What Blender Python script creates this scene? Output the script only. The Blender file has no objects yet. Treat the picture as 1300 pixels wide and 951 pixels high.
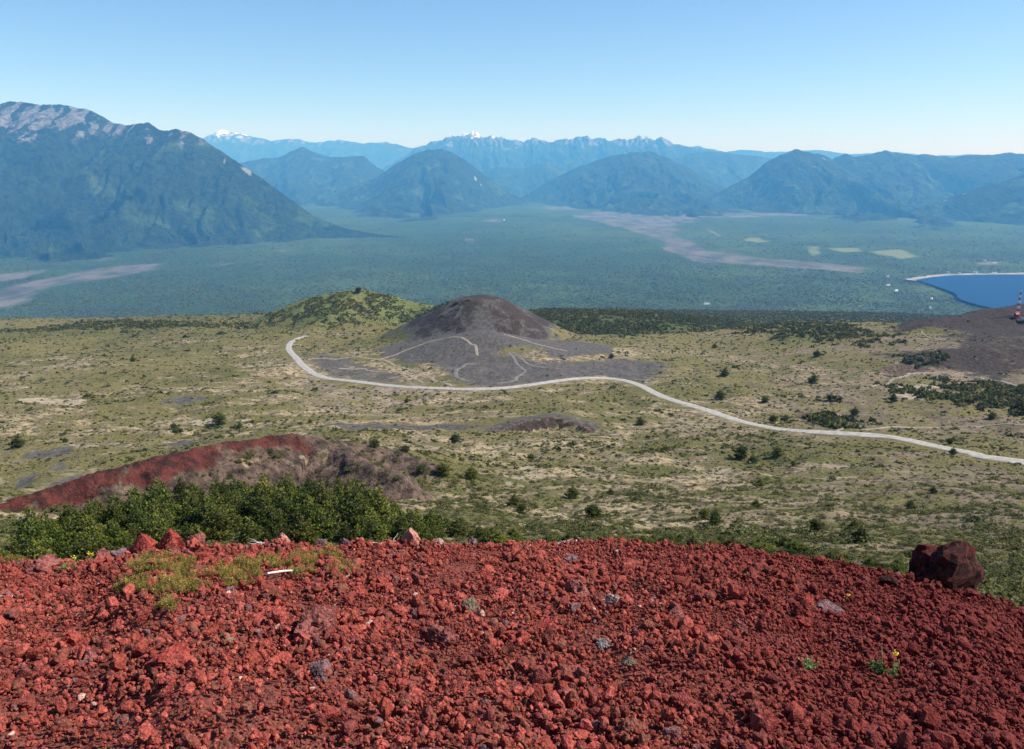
import bpy, bmesh, math, random
import numpy as np
from mathutils import Vector, Matrix, noise as mnoise

R = math.radians
random.seed(7)
rng = np.random.default_rng(11)
scene = bpy.context.scene
C = scene.collection

# ------------------------------------------------------------------ camera, world, sun, exposure
FOC, CX, CY, PITCH = 1011.0, 650.0, 475.5, R(14.98)
cam_d = bpy.data.cameras.new('camera')
cam = bpy.data.objects.new('camera', cam_d)
C.objects.link(cam)
cam_d.sensor_width = 36.0
cam_d.lens = FOC / 1300.0 * 36.0
cam_d.clip_start = 0.05
cam_d.clip_end = 200000
cam.location = (0, 0, 0)
cam.rotation_euler = (math.pi / 2 - PITCH, 0, 0)
scene.camera = cam

SUN_AZ, SUN_EL = R(86), R(46)          # azimuth clockwise from the view direction
world = bpy.data.worlds.new("World")
scene.world = world
world.use_nodes = True
wn = world.node_tree
bg = wn.nodes['Background']
sky = wn.nodes.new('ShaderNodeTexSky')
sky.sky_type = 'NISHITA'
sky.sun_disc = False
sky.sun_elevation = SUN_EL
sky.sun_rotation = SUN_AZ
sky.altitude = 1200
sky.air_density = 1.0
sky.dust_density = 0.6
sky.ozone_density = 6.5
wn.links.new(sky.outputs[0], bg.inputs[0])
bg.inputs[1].default_value = 0.09

sd = bpy.data.lights.new('sun', 'SUN')
sd.energy = 5.0
sd.angle = R(0.53)
sd.color = (1.0, 0.96, 0.90)
sun = bpy.data.objects.new('sun', sd)
C.objects.link(sun)
sv = Vector((math.sin(SUN_AZ) * math.cos(SUN_EL), math.cos(SUN_AZ) * math.cos(SUN_EL), math.sin(SUN_EL)))
sun.rotation_euler = sv.to_track_quat('Z', 'Y').to_euler()

scene.view_settings.view_transform = 'Standard'
scene.view_settings.look = 'None'
scene.view_settings.exposure = 0.75
scene.view_settings.gamma = 1.0
cy = scene.cycles
cy.max_bounces = 6
cy.diffuse_bounces = 2
cy.glossy_bounces = 2
cy.transmission_bounces = 2
cy.transparent_max_bounces = 8
cy.volume_bounces = 1
cy.use_denoising = True
cy.use_adaptive_sampling = False
HAZE_DENSITY = 3.9e-5
HAZE_COLOR = (0.13, 0.48, 1.0)

# ------------------------------------------------------------------ numpy noise
def _h(ix, iy, seed):
    n = (ix.astype(np.int64) * 374761393 + iy.astype(np.int64) * 668265263 + seed * 974634777) & 0xFFFFFFFF
    n = ((n ^ (n >> 13)) * 1274126177) & 0xFFFFFFFF
    return ((n ^ (n >> 16)) & 0xFFFF) / 65535.0

def perlin(x, y, seed=0):
    x = np.asarray(x, float); y = np.asarray(y, float)
    ix = np.floor(x); iy = np.floor(y); fx = x - ix; fy = y - iy
    sx = fx * fx * fx * (fx * (fx * 6 - 15) + 10); sy = fy * fy * fy * (fy * (fy * 6 - 15) + 10)
    def g(ax, ay, dx, dy):
        a = _h(ax, ay, seed) * 2 * np.pi
        return np.cos(a) * dx + np.sin(a) * dy
    n00 = g(ix, iy, fx, fy); n10 = g(ix + 1, iy, fx - 1, fy)
    n01 = g(ix, iy + 1, fx, fy - 1); n11 = g(ix + 1, iy + 1, fx - 1, fy - 1)
    a = n00 + (n10 - n00) * sx; b = n01 + (n11 - n01) * sx
    return (a + (b - a) * sy) * 1.5

def fbm(x, y, o=4, seed=0, gain=0.5):
    s = 0; a = 1
    for i in range(o):
        s = s + a * perlin(x * 2 ** i, y * 2 ** i, seed + i * 17); a *= gain
    return s

def ridged(x, y, o=4, seed=0, gain=0.5):
    s = 0; a = 1; t = 0
    for i in range(o):
        s = s + a * (1 - np.abs(perlin(x * 2 ** i, y * 2 ** i, seed + i * 31)) * 1.6); t += a; a *= gain
    return s / t

def sstep(a, b, x):
    t = np.clip((x - a) / (b - a), 0, 1)
    return t * t * (3 - 2 * t)

# ------------------------------------------------------------------ photo pixel -> world (used only to find where things stand)
cP, sP = math.cos(PITCH), math.sin(PITCH)
def row_T(row):                       # drop per metre forward for a row of the photograph
    return np.tan(PITCH + np.arctan((np.asarray(row, float) - CY) / FOC))
def at_y(px, row, y):                 # world point on the sight line of a pixel at forward distance y
    z = -row_T(row) * y
    depth = y * cP - z * sP
    return (px - CX) / FOC * depth, y, z
def px_row(x, y, z):
    d = y * cP - z * sP
    return CX + FOC * x / d, CY + FOC * (-(z * cP + y * sP)) / d

def poly_sdf(x, y, poly):             # signed distance, negative inside
    P = np.asarray(poly, float); n = len(P)
    d = np.full(x.shape, 1e18); ins = np.zeros(x.shape, bool)
    for i in range(n):
        a = P[i]; b = P[(i + 1) % n]; e = b - a
        t = np.clip(((x - a[0]) * e[0] + (y - a[1]) * e[1]) / max(1e-9, e @ e), 0, 1)
        d = np.minimum(d, (x - a[0] - t * e[0]) ** 2 + (y - a[1] - t * e[1]) ** 2)
        c = ((a[1] > y) != (b[1] > y)) & (x < (b[0] - a[0]) * (y - a[1]) / (b[1] - a[1] + 1e-12) + a[0])
        ins ^= c
    d = np.sqrt(d)
    return np.where(ins, -d, d)

def line_near(x, y, pts):             # nearest point on a 3D polyline: distance, side, z, parameter
    P = np.asarray(pts, float)
    best = np.full(x.shape, 1e18); side = np.zeros(x.shape); zc = np.zeros(x.shape); par = np.zeros(x.shape)
    for i in range(len(P) - 1):
        a = P[i]; e = P[i + 1] - a
        t = np.clip(((x - a[0]) * e[0] + (y - a[1]) * e[1]) / (e[0] ** 2 + e[1] ** 2), 0, 1)
        dx = x - a[0] - t * e[0]; dy = y - a[1] - t * e[1]
        d = dx * dx + dy * dy
        m = d < best
        best = np.where(m, d, best); side = np.where(m, np.sign(e[0] * dy - e[1] * dx), side)
        zc = np.where(m, a[2] + t * e[2], zc); par = np.where(m, i + t, par)
    return np.sqrt(best), side, zc, par

def smax(a, b, k):
    h = np.clip(0.5 + 0.5 * (a - b) / k, 0, 1)
    return b + (a - b) * h + k * h * (1 - h)

def catmull(pts, n=6):
    P = [np.array(p, float) for p in pts]
    P = [2 * P[0] - P[1]] + P + [2 * P[-1] - P[-2]]
    out = []
    for i in range(1, len(P) - 2):
        for k in range(n):
            t = k / n
            out.append(0.5 * ((2 * P[i]) + (-P[i - 1] + P[i + 1]) * t + (2 * P[i - 1] - 5 * P[i] + 4 * P[i + 1] - P[i + 2]) * t * t
                              + (-P[i - 1] + 3 * P[i] - 3 * P[i + 1] + P[i + 2]) * t ** 3))
    out.append(P[-2])
    return np.array(out)

# ------------------------------------------------------------------ mesh helpers
def np_mesh(name, V, F, smooth=True, attrs=None):
    V = np.asarray(V, np.float32); F = np.asarray(F, np.int32)
    m = bpy.data.meshes.new(name)
    k = F.shape[1]
    m.vertices.add(len(V)); m.vertices.foreach_set('co', V.ravel())
    m.loops.add(F.size); m.loops.foreach_set('vertex_index', F.ravel())
    m.polygons.add(len(F)); m.polygons.foreach_set('loop_start', np.arange(0, F.size, k, dtype=np.int32))
    m.polygons.foreach_set('use_smooth', np.full(len(F), smooth))
    for an, av in (attrs or {}).items():
        a = m.attributes.new(an, 'FLOAT', 'POINT'); a.data.foreach_set('value', np.asarray(av, np.float32).ravel())
    m.update(calc_edges=True)
    return m

def link(name, mesh, mat=None, parent=None, kind=None, label=None, cat=None, group=None):
    o = bpy.data.objects.new(name, mesh)
    C.objects.link(o)
    if mat is not None and mesh is not None and len(mesh.materials) == 0: mesh.materials.append(mat)
    if parent: o.parent = parent
    return tag(o, kind, label, cat, group)

def tag(o, kind=None, label=None, cat=None, group=None):
    if kind: o['kind'] = kind
    if label: o['label'] = label
    if cat: o['category'] = cat
    if group: o['group'] = group
    return o

def grid_faces(nr, nc):
    i = np.arange(nr - 1)[:, None] * nc + np.arange(nc - 1)[None, :]
    i = i.ravel()
    return np.stack([i, i + 1, i + nc + 1, i + nc], 1)

# ------------------------------------------------------------------ node helpers
class NT:
    def __init__(s, name):
        s.m = bpy.data.materials.new(name); s.m.use_nodes = True
        s.t = s.m.node_tree; s.t.nodes.clear()
        s.out = s.t.nodes.new('ShaderNodeOutputMaterial')
        s.b = s.t.nodes.new('ShaderNodeBsdfPrincipled')
        s.t.links.new(s.b.outputs[0], s.out.inputs[0])
        s.b.inputs['Roughness'].default_value = 0.95
        s.b.inputs['Specular IOR Level'].default_value = 0.15
        s.geo = s.t.nodes.new('ShaderNodeNewGeometry')
        s.pos = s.geo.outputs['Position']
    def L(s, a, b): s.t.links.new(a, b)
    def set(s, sock, v):
        if hasattr(v, 'links'): s.L(v, sock)
        else: sock.default_value = v
    def noise(s, scale, detail=4, rough=0.55, vec=None, dist=0, lac=2.0, stretch=None):
        v = vec or s.pos
        if stretch:
            mp = s.t.nodes.new('ShaderNodeMapping'); s.L(v, mp.inputs[0]); mp.inputs['Scale'].default_value = stretch; v = mp.outputs[0]
        n = s.t.nodes.new('ShaderNodeTexNoise'); s.L(v, n.inputs['Vector'])
        n.inputs['Scale'].default_value = scale; n.inputs['Detail'].default_value = detail
        n.inputs['Roughness'].default_value = rough; n.inputs['Distortion'].default_value = dist
        return n.outputs[0]
    def voro(s, scale, out='Distance', vec=None, feat='F1'):
        n = s.t.nodes.new('ShaderNodeTexVoronoi'); s.L(vec or s.pos, n.inputs['Vector']); n.feature = feat
        n.inputs['Scale'].default_value = scale
        return n.outputs[out]
    def ramp(s, v, lo, hi, a=0.0, b=1.0):
        n = s.t.nodes.new('ShaderNodeMapRange'); n.interpolation_type = 'SMOOTHSTEP'
        s.set(n.inputs[0], v); n.inputs[1].default_value = lo; n.inputs[2].default_value = hi
        n.inputs[3].default_value = a; n.inputs[4].default_value = b
        return n.outputs[0]
    def mix(s, f, a, b):
        n = s.t.nodes.new('ShaderNodeMix'); n.data_type = 'RGBA'
        s.set(n.inputs[0], f)
        for k, v in ((6, a), (7, b)):
            if hasattr(v, 'links'): s.L(v, n.inputs[k])
            else: n.inputs[k].default_value = (*v, 1)
        return n.outputs[2]
    def math(s, op, a, b=0.0):
        n = s.t.nodes.new('ShaderNodeMath'); n.operation = op; s.set(n.inputs[0], a); s.set(n.inputs[1], b)
        return n.outputs[0]
    def attr(s, name):
        n = s.t.nodes.new('ShaderNodeAttribute'); n.attribute_name = name
        return n.outputs['Fac']
    def rand(s):
        return s.t.nodes.new('ShaderNodeObjectInfo').outputs['Random']
    def bump(s, h, dist, strength=1.0, prev=None):
        n = s.t.nodes.new('ShaderNodeBump'); s.L(h, n.inputs['Height']); n.inputs['Distance'].default_value = dist
        n.inputs['Strength'].default_value = strength
        if prev is not None: s.L(prev, n.inputs['Normal'])
        s.L(n.outputs[0], s.b.inputs['Normal'])
        return n.outputs[0]
    def color(s, c): s.set(s.b.inputs['Base Color'], c if hasattr(c, 'links') else (*c, 1))

def edge(n, attr, noise_out, amp=0.8, lo=0.42, hi=0.58):   # mask attribute with its edge broken by noise
    v = n.math('ADD', attr, n.math('MULTIPLY', n.math('SUBTRACT', noise_out, 0.5), amp))
    return n.ramp(v, lo, hi)

def mat_plain(name, col, rough=0.8, var=0.25, scale=3.0, metal=0.0, bump=0.0):
    n = NT(name)
    v = n.noise(scale, 5)
    c2 = tuple(max(0, c * (1 - var)) for c in col); c3 = tuple(min(1, c * (1 + var)) for c in col)
    n.color(n.mix(n.ramp(v, .3, .7), c2, c3)); n.b.inputs['Roughness'].default_value = rough; n.b.inputs['Metallic'].default_value = metal
    if bump: n.bump(v, bump)
    return n.m

# ================================================================== MATERIALS
def m_slope():
    n = NT('volcanic slope')
    big = n.noise(0.006, 5, 0.6)
    med = n.noise(0.035, 5, 0.6, stretch=(1, 1.6, 1))
    fine = n.noise(0.22, 6, 0.65)
    grit = n.noise(1.3, 4, 0.7)
    tan = n.mix(n.ramp(fine, .40, .60), (0.105, 0.082, 0.048), (0.345, 0.275, 0.165))
    tan = n.mix(n.ramp(big, .52, .68), tan, n.mix(n.ramp(fine, .4, .6), (0.15, 0.12, 0.10), (0.27, 0.21, 0.16)))
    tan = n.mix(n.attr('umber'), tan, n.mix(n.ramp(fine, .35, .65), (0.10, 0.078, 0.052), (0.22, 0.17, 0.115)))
    olive = n.mix(n.ramp(grit, .35, .65), (0.030, 0.038, 0.010), (0.145, 0.135, 0.044))
    olive = n.mix(n.ramp(big, .35, .6), olive, n.mix(n.ramp(grit, .35, .65), (0.060, 0.056, 0.017), (0.205, 0.172, 0.070)))
    g = n.math('ADD', n.math('ADD', n.math('MULTIPLY', med, 0.75), n.math('MULTIPLY', fine, 0.55)), n.math('MULTIPLY', n.math('SUBTRACT', n.attr('green'), 0.5), 0.5))
    cov = n.ramp(g, .62, .70)
    olive = n.mix(n.ramp(n.attr('green'), 1.0, 1.35), olive, n.mix(n.ramp(grit, .3, .7), (0.055, 0.075, 0.018), (0.17, 0.185, 0.06)))
    c = n.mix(cov, tan, olive)
    sand = n.mix(n.ramp(fine, .3, .7), (0.22, 0.18, 0.12), (0.36, 0.30, 0.215))
    c = n.mix(edge(n, n.attr('sand'), n.noise(0.08, 4, .6), .9), c, sand)
    cin = n.mix(n.ramp(n.noise(0.25, 7, .75, stretch=(1.3, .7, 1)), .3, .7), (0.045, 0.041, 0.037), (0.118, 0.108, 0.098))
    cin = n.mix(n.ramp(fine, .45, .75, 0, .6), cin, (0.085, 0.066, 0.055))
    c = n.mix(edge(n, n.attr('cinder'), n.noise(0.05, 8, .75), 1.5, .36, .62), c, cin)
    brown = n.mix(n.ramp(n.noise(0.35, 6, .7), .35, .65), (0.020, 0.015, 0.012), (0.060, 0.044, 0.036))
    c = n.mix(edge(n, n.attr('brown'), n.noise(0.07, 7, .72), 1.3, .38, .62), c, brown)
    mauve = n.mix(n.ramp(n.noise(0.3, 6, .7), .35, .65), (0.030, 0.021, 0.017), (0.145, 0.098, 0.074))
    c = n.mix(edge(n, n.attr('mauve'), n.noise(0.14, 7, .75), 1.4, .38, .6), c, mauve)
    red = n.mix(n.ramp(n.noise(0.25, 6, .7), .35, .65), (0.026, 0.012, 0.010), (0.115, 0.031, 0.024))
    c = n.mix(edge(n, n.attr('red'), n.noise(0.16, 7, .75), 1.7, .36, .62), c, red)
    pink = n.mix(n.ramp(fine, .35, .65), (0.17, 0.09, 0.065), (0.34, 0.21, 0.155))
    c = n.mix(edge(n, n.attr('pink'), n.noise(0.15, 5, .7), .9), c, pink)
    wd = n.mix(n.ramp(grit, .35, .65), (0.026, 0.038, 0.014), (0.085, 0.098, 0.034))
    c = n.mix(edge(n, n.attr('wood'), n.noise(0.04, 5, .65), 1.1), c, wd)
    n.color(c)
    b = n.bump(n.noise(0.12, 6, 0.65), 3.0, 0.8)
    n.bump(grit, 0.6, 1.0, prev=b)
    return n.m

def m_forest(name, rock=False, snow=False, scale=1.0):
    n = NT(name)
    t = n.noise(0.010 * scale, 8, 0.78); u = n.noise(0.0018, 5, 0.6)
    c = n.mix(n.ramp(t, .35, .65), (0.003, 0.008, 0.004), (0.036, 0.056, 0.020))
    c = n.mix(n.ramp(u, .52, .68), c, n.mix(n.ramp(t, .35, .65), (0.02, 0.042, 0.012), (0.095, 0.14, 0.044)))
    if rock:
        rk = n.mix(n.ramp(n.noise(0.012, 6, .7), .35, .65), (0.09, 0.085, 0.08), (0.30, 0.275, 0.26))
        c = n.mix(edge(n, n.attr('rock'), n.noise(0.008 * scale, 9, .78, stretch=(1.5, 1, .6)), 1.5, .50, .60), c, rk)
        c = n.mix(edge(n, n.attr('slide'), n.noise(0.009 * scale, 7, .75), 1.9, .45, .7), c, (0.34, 0.31, 0.28))
    if snow:
        c = n.mix(edge(n, n.attr('snow'), n.noise(0.005, 7, .7), 1.2, .46, .54), c, (0.85, 0.87, 0.9))
    n.color(c)
    b = n.bump(n.noise(0.006 * scale, 8, .66), 130.0 / scale, 1.0)
    n.bump(n.noise(0.035 * scale, 4, .7), 40.0 / scale, 1.0, prev=b)
    return n.m

def m_valley():
    n = NT('valley forest floor')
    t = n.noise(0.02, 7, 0.8); u = n.noise(0.0007, 6, 0.68, stretch=(.7, .8, 1)); w = n.noise(0.0022, 6, .72, stretch=(1, .6, 1))
    c = n.mix(n.ramp(t, .32, .68), (0.008, 0.021, 0.006), (0.050, 0.084, 0.024))
    c = n.mix(n.ramp(u, .42, .62), c, n.mix(n.ramp(t, .32, .68), (0.019, 0.040, 0.011), (0.078, 0.118, 0.036)))
    c = n.mix(n.ramp(w, .50, .64, 0, .75), c, n.mix(n.ramp(t, .32, .68), (0.008, 0.018, 0.008), (0.032, 0.05, 0.02)))
    c = n.mix(n.ramp(n.noise(0.0013, 7, .75, stretch=(.5, 1, 1)), .62, .70, 0, .6), c, (0.10, 0.125, 0.06))
    lah = n.mix(n.ramp(n.noise(0.004, 7, .7, stretch=(1, .5, 1)), .35, .65), (0.045, 0.050, 0.040), (0.145, 0.130, 0.117))
    c = n.mix(edge(n, n.attr('bare'), n.math('ADD', n.math('MULTIPLY', n.noise(0.0016, 8, .72, stretch=(1, .35, 1)), 1.0), 0.0), 2.0, .36, .66), c, lah)
    c = n.mix(edge(n, n.attr('field'), n.noise(0.005, 6, .7), 1.8, .4, .8), c, (0.14, 0.165, 0.07))
    n.color(c)
    b = n.bump(n.noise(0.02, 5, .7), 22.0, .9)
    n.bump(n.noise(0.09, 2, .7), 7.0, .9, prev=b)
    return n.m

def m_scoria(name, bumps=True):
    n = NT(name)
    r = n.rand()
    f = n.noise(38, 5, .7); f2 = n.noise(9, 4, .6)
    red = n.mix(n.ramp(f, .35, .65), (0.110, 0.020, 0.014), (0.31, 0.066, 0.045))
    org = n.mix(n.ramp(f, .35, .65), (0.17, 0.028, 0.020), (0.43, 0.105, 0.078))
    mar = n.mix(n.ramp(f, .35, .65), (0.085, 0.022, 0.018), (0.22, 0.055, 0.045))
    pur = n.mix(n.ramp(f, .35, .65), (0.075, 0.035, 0.036), (0.22, 0.12, 0.115))
    pal = n.mix(n.ramp(f, .35, .65), (0.36, 0.20, 0.15), (0.62, 0.43, 0.36))
    c = n.mix(n.ramp(r, .55, .70), red, org)
    c = n.mix(n.ramp(r, .36, .26), c, n.mix(n.ramp(f, .35, .65), (0.09, 0.03, 0.02), (0.24, 0.085, 0.06)))
    c = n.mix(n.ramp(r, .22, .12), c, mar)
    c = n.mix(n.ramp(r, .030, .022), c, pur)
    c = n.mix(n.ramp(r, .992, .995), c, pal)
    c = n.mix(n.ramp(f2, .60, .72, 0, .7), c, mar)
    lowf = n.noise(1.1, 4, .6)
    c = n.mix(n.ramp(lowf, .52, .68, 0, .55), c, n.mix(n.ramp(f, .35, .65), (0.10, 0.022, 0.02), (0.27, 0.07, 0.058)))
    # lens vignetting painted into the colour: cinder darkens to maroon towards the far right
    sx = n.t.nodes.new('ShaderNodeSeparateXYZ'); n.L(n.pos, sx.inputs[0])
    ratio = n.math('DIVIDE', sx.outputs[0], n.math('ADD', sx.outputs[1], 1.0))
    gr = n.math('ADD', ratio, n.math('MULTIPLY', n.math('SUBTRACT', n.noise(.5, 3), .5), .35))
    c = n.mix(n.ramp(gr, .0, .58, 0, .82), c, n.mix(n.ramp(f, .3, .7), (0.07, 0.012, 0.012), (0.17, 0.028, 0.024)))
    n.color(c)
    n.b.inputs['Roughness'].default_value = 0.97
    b = n.bump(n.voro(70), .012, .7)
    n.bump(n.noise(160, 3, .7), .006, .8, prev=b)
    return n.m

def m_leaf(name, a, b, hue=None):
    n = NT(name)
    lv = n.attr('tone'); r = n.rand()
    c = n.mix(lv, a, b)
    if hue: c = n.mix(n.ramp(r, .35, 1, 0, .85), c, n.mix(lv, *hue))
    dk = n.t.nodes.new('ShaderNodeHueSaturation'); n.L(c, dk.inputs['Color']); n.L(n.ramp(n.math('FRACT', n.math('MULTIPLY', r, 7.31)), 0, 1, .62, 1.18), dk.inputs['Value']); c = dk.outputs[0]
    n.color(c); n.b.inputs['Roughness'].default_value = .7
    tr = n.t.nodes.new('ShaderNodeBsdfTranslucent'); n.L(c, tr.inputs[0])
    ms = n.t.nodes.new('ShaderNodeMixShader'); ms.inputs[0].default_value = .25
    n.L(n.b.outputs[0], ms.inputs[1]); n.L(tr.outputs[0], ms.inputs[2]); n.L(ms.outputs[0], n.out.inputs[0])
    return n.m

M_SLOPE = m_slope()
M_VALLEY = m_valley()
M_MASSIF = m_forest('massif forest and rock', rock=True)
M_FAR = m_forest('far mountain', rock=True, snow=True, scale=.6)
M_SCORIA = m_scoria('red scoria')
M_TREE = m_leaf('beech leaves', (0.012, 0.026, 0.005), (0.115, 0.14, 0.018), ((0.04, 0.05, 0.008), (0.20, 0.20, 0.03)))
M_BUSH = m_leaf('bush leaves', (0.035, 0.045, 0.013), (0.12, 0.13, 0.035), ((0.08, 0.08, 0.02), (0.21, 0.19, 0.07)))
M_HILL = m_leaf('hill bush leaves', (0.032, 0.048, 0.012), (0.12, 0.15, 0.035), ((0.06, 0.075, 0.018), (0.17, 0.18, 0.06)))
M_VTREE = m_leaf('valley tree leaves', (0.016, 0.034, 0.010), (0.066, 0.102, 0.030))
M_BARK = mat_plain('bark', (0.12, 0.10, 0.08), .9, .3, 6)

# ================================================================== FOREGROUND GROUND FUNCTION
H0 = 2.4
RX = np.array([-250, 0, 60, 120, 160, 200, 260, 340, 420, 500, 600, 700, 780, 850, 900, 960, 1020, 1080, 1130, 1180, 1230, 1270, 1300, 1500.])
RR = np.array([716, 711, 709, 703, 696, 688, 687, 684, 682, 683, 682, 679, 679, 684, 689, 694, 701, 710, 718, 728, 742, 752, 762, 830.])
def ridge_TY(u):
    px = CX + u * 1011 / (cP + 0.5 * sP)      # approximate column of this bearing at the ridge
    T = row_T(np.interp(px, RX, RR) + 10)
    yr = 11.0 + 0.7 * np.sin(u * 5 + 1) + .35 * np.sin(u * 17)
    return T, yr
def fg_h(x, y):
    ys = np.maximum(y, 0.6)
    u = np.clip(x / ys, -1.1, 1.1)
    T, yr = ridge_TY(u)
    zr = -T * yr
    t = y / yr
    k = np.clip(t, -1, 1)
    near = -H0 + (zr + H0) * np.where(k > 0, k ** 1.12, k)
    over = np.maximum(y - yr, 0)
    z = near - np.minimum(over, 1.2) * .48 - np.minimum(over, 1.2) ** 2 * .2 - np.maximum(over - 1.2, 0) * .95
    z = z + .07 * fbm(x * .9, y * .9, 3, 5) + .035 * perlin(x * 3, y * 3, 8)
    return z

# ================================================================== MID SLOPE (one perspective-spaced height grid)
MS = 0.70
Yk = np.array([19, 60, 105, 150, 200, 260, 380, 560, 800, 1250, 1600, 2000, 2250, 2700, 3600, 5200]) * 1.0
Tk = row_T(np.array([870, 768, 722, 690, 664, 640, 600, 550, 500, 450, 420, 401, 397, 0, 0, 0]))
Zk = -Tk * Yk
Zk[13:] = [-520, -800, -1560]
Yk = Yk * MS; Zk = Zk * MS
def base_h(x, y):
    z = np.interp(y, Yk, Zk)
    return z
NC, NR_ = 850, 660
ug = np.linspace(-0.90, 0.90, NC)
yg = np.concatenate([np.geomspace(13.4, 1560, NR_ - 40), np.linspace(1600, 3640, 40)])
# smooth the piecewise profile
prof = np.interp(yg, Yk, Zk)
lg = np.linspace(math.log(10), math.log(3800), 2400)
pz = np.interp(np.exp(lg), Yk, Zk)
ker = np.hanning(121); ker /= ker.sum()
pzs = np.convolve(np.pad(pz, 60, mode='edge'), ker, 'valid')
U, Y = np.meshgrid(ug, yg)
X = U * Y
Z = np.interp(np.log(Y), lg, pzs)
# the far edge of the slope dips to the right
Z -= Y * 0.026 * sstep(0.14, 0.46, U) * sstep(500, 1200, Y)
Z -= Y * 0.006 * sstep(-.3, -.6, U) * sstep(600, 1300, Y)
Z += Y * 0.006 * sstep(.2, .02, np.abs(U - .1)) * sstep(900, 1350, Y)
# hummocks
wy = Y * 1.0
Z += 5.0 * fbm(X / 150, Y / 190, 4, 3) * sstep(60, 260, Y) * sstep(1900, 1200, Y)
Z += .5 * fbm(X / 7, Y / 7, 3, 19) * sstep(300, 60, Y)
Z += 1.5 * fbm(X / 22 + .3 * perlin(X / 60, Y / 60, 4), Y / 30, 4, 9) * sstep(50, 160, Y)
lava = ridged(X / 55 + .6 * perlin(X / 90, Y / 90, 44), Y / 34, 3, 23)
Z += 2.3 * (lava - .6) * sstep(150, 300, Y) * (.5 + .5 * sstep(0, .4, fbm(X / 260, Y / 260, 2, 41)))
mask = {k: np.zeros_like(Z) for k in ('sand', 'cinder', 'brown', 'red', 'mauve', 'pink', 'green', 'wood', 'umber')}
mask['green'] += .5 + .3 * sstep(700, 1250, Y) + .22 * np.clip(fbm(X / 130, Y / 130, 3, 77), -1, 1) + .12 * sstep(-.2, -.6, U) * sstep(300, 600, Y)

def crest(points, front, back, k=2.0, rough=0.0, seed=1, wid=None):
    """raise a crest line (pixel, row, forward distance) above the slope; returns distance, side, bump height"""
    global Z
    P = [at_y(p, r, y * MS) for p, r, y in points]
    reach = 330 * MS if wid is None else wid
    P_ = np.array(P)
    sel = (X > P_[:, 0].min() - reach) & (X < P_[:, 0].max() + reach) & (Y > P_[:, 1].min() - reach) & (Y < P_[:, 1].max() + reach)
    x, y = X[sel], Y[sel]
    d, s, zc, par = line_near(x, y, P)
    if rough:
        d = np.maximum(d + rough * fbm(x / (rough * 4), y / (rough * 4), 3, seed) * sstep(0, rough * 2, d), 0)
    sl = np.where(s < 0, front, back)
    dd = np.sqrt(d * d + k * k) - k
    zb = zc - sl * dd
    z0 = Z[sel]
    Z[sel] = smax(z0, zb, k)
    lift = np.zeros_like(Z); lift[sel] = np.clip(zb - z0 + k, 0, None)
    D = np.full_like(Z, 1e6); D[sel] = d * np.where(s < 0, -1, 1)
    return D, lift, sel

def cone(px, top_row, y, slope, topr, seed=1, sx=1.0):
    global Z
    cx_, cy_, cz_ = at_y(px, top_row, y)
    d = np.sqrt(((X - cx_) / sx) ** 2 + (Y - cy_) ** 2)
    ang = np.arctan2(Y - cy_, X - cx_)
    d = d * (1 + .05 * np.sin(3 * ang + seed) + .02 * perlin(ang * 3, ang * 0 + seed, seed)) 
    zb = cz_ - slope * (np.sqrt(np.maximum(d - topr, 0) ** 2 + 9) - 3)
    zb += .5 * fbm(X / 14, Y / 14, 3, seed)
    m = sstep(-2.5, 2.5, zb - Z)
    Z = smax(Z, zb, 6.0)
    return m, zb, d

mask['umber'] += sstep(.05, .60, U + .12 * fbm(X / 200, Y / 200, 3, 78))  # browner ground towards the right, with lens vignetting painted into its colour
# left crater rim
rimD, rimL, rs = crest([(-120, 668, 215), (0, 639, 228), (60, 621, 238), (120, 601, 248), (200, 581, 262), (260, 567, 275), (320, 556, 290), (360, 552, 300),
                        (392, 554, 305), (430, 568, 300), (470, 590, 282), (505, 603, 270), (545, 640, 262)], .62, .9, k=1.6, rough=2.5, seed=61, wid=60)
on = sstep(.3, 2.2, rimL)
pxv = CX + FOC * X / (Y * cP - Z * sP)
ad = np.abs(rimD) + 2.2 * fbm(X / 12, Y / 12, 3, 207)
frontf = np.where(rimD < 0, 1.0, sstep(5, 0, rimD))
right_end = sstep(250, 480, pxv + 55 * fbm(X / 16, Y / 16, 3, 208))
mask['red'] = np.maximum(mask['red'], on * frontf * sstep(8.5, 4, ad) * (1 - .45 * right_end) * (.85 + .5 * fbm(X / 6, Y / 6, 3, 215)))
mask['mauve'] = np.maximum(mask['mauve'], on * sstep(44, 30, ad) * sstep(580, 535, pxv) * (.86 - .12 * right_end + .40 * fbm(X / 6, Y / 6, 4, 209)))
mask['pink'] = np.maximum(mask['pink'], .45 * sstep(13, 18, ad) * sstep(33, 24, ad) * (rimD < 0) * sstep(420, 250, pxv) * (.8 + .5 * fbm(X / 10, Y / 10, 3, 210)))
gp = sstep(.2, .7, fbm(X / 15, Y / 15, 4, 211)) * on * sstep(345, 380, pxv)
mask['mauve'] *= 1 - .35 * gp
mask['red'] *= 1 - .6 * sstep(360, 420, pxv)
Z += on * 1.5 * (ridged(X / 9, Y / 9, 4, 5) - .6)
# second low scree spur right of the rim
spD, spL, _ = crest([(395, 556, 330), (440, 562, 345), (500, 574, 350), (545, 590, 340)], .5, .4, k=2, rough=4, seed=12, wid=70)
mask['mauve'] = np.maximum(mask['mauve'], .68 * sstep(.5, 2.5, spL) * (spD < 4))
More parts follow.
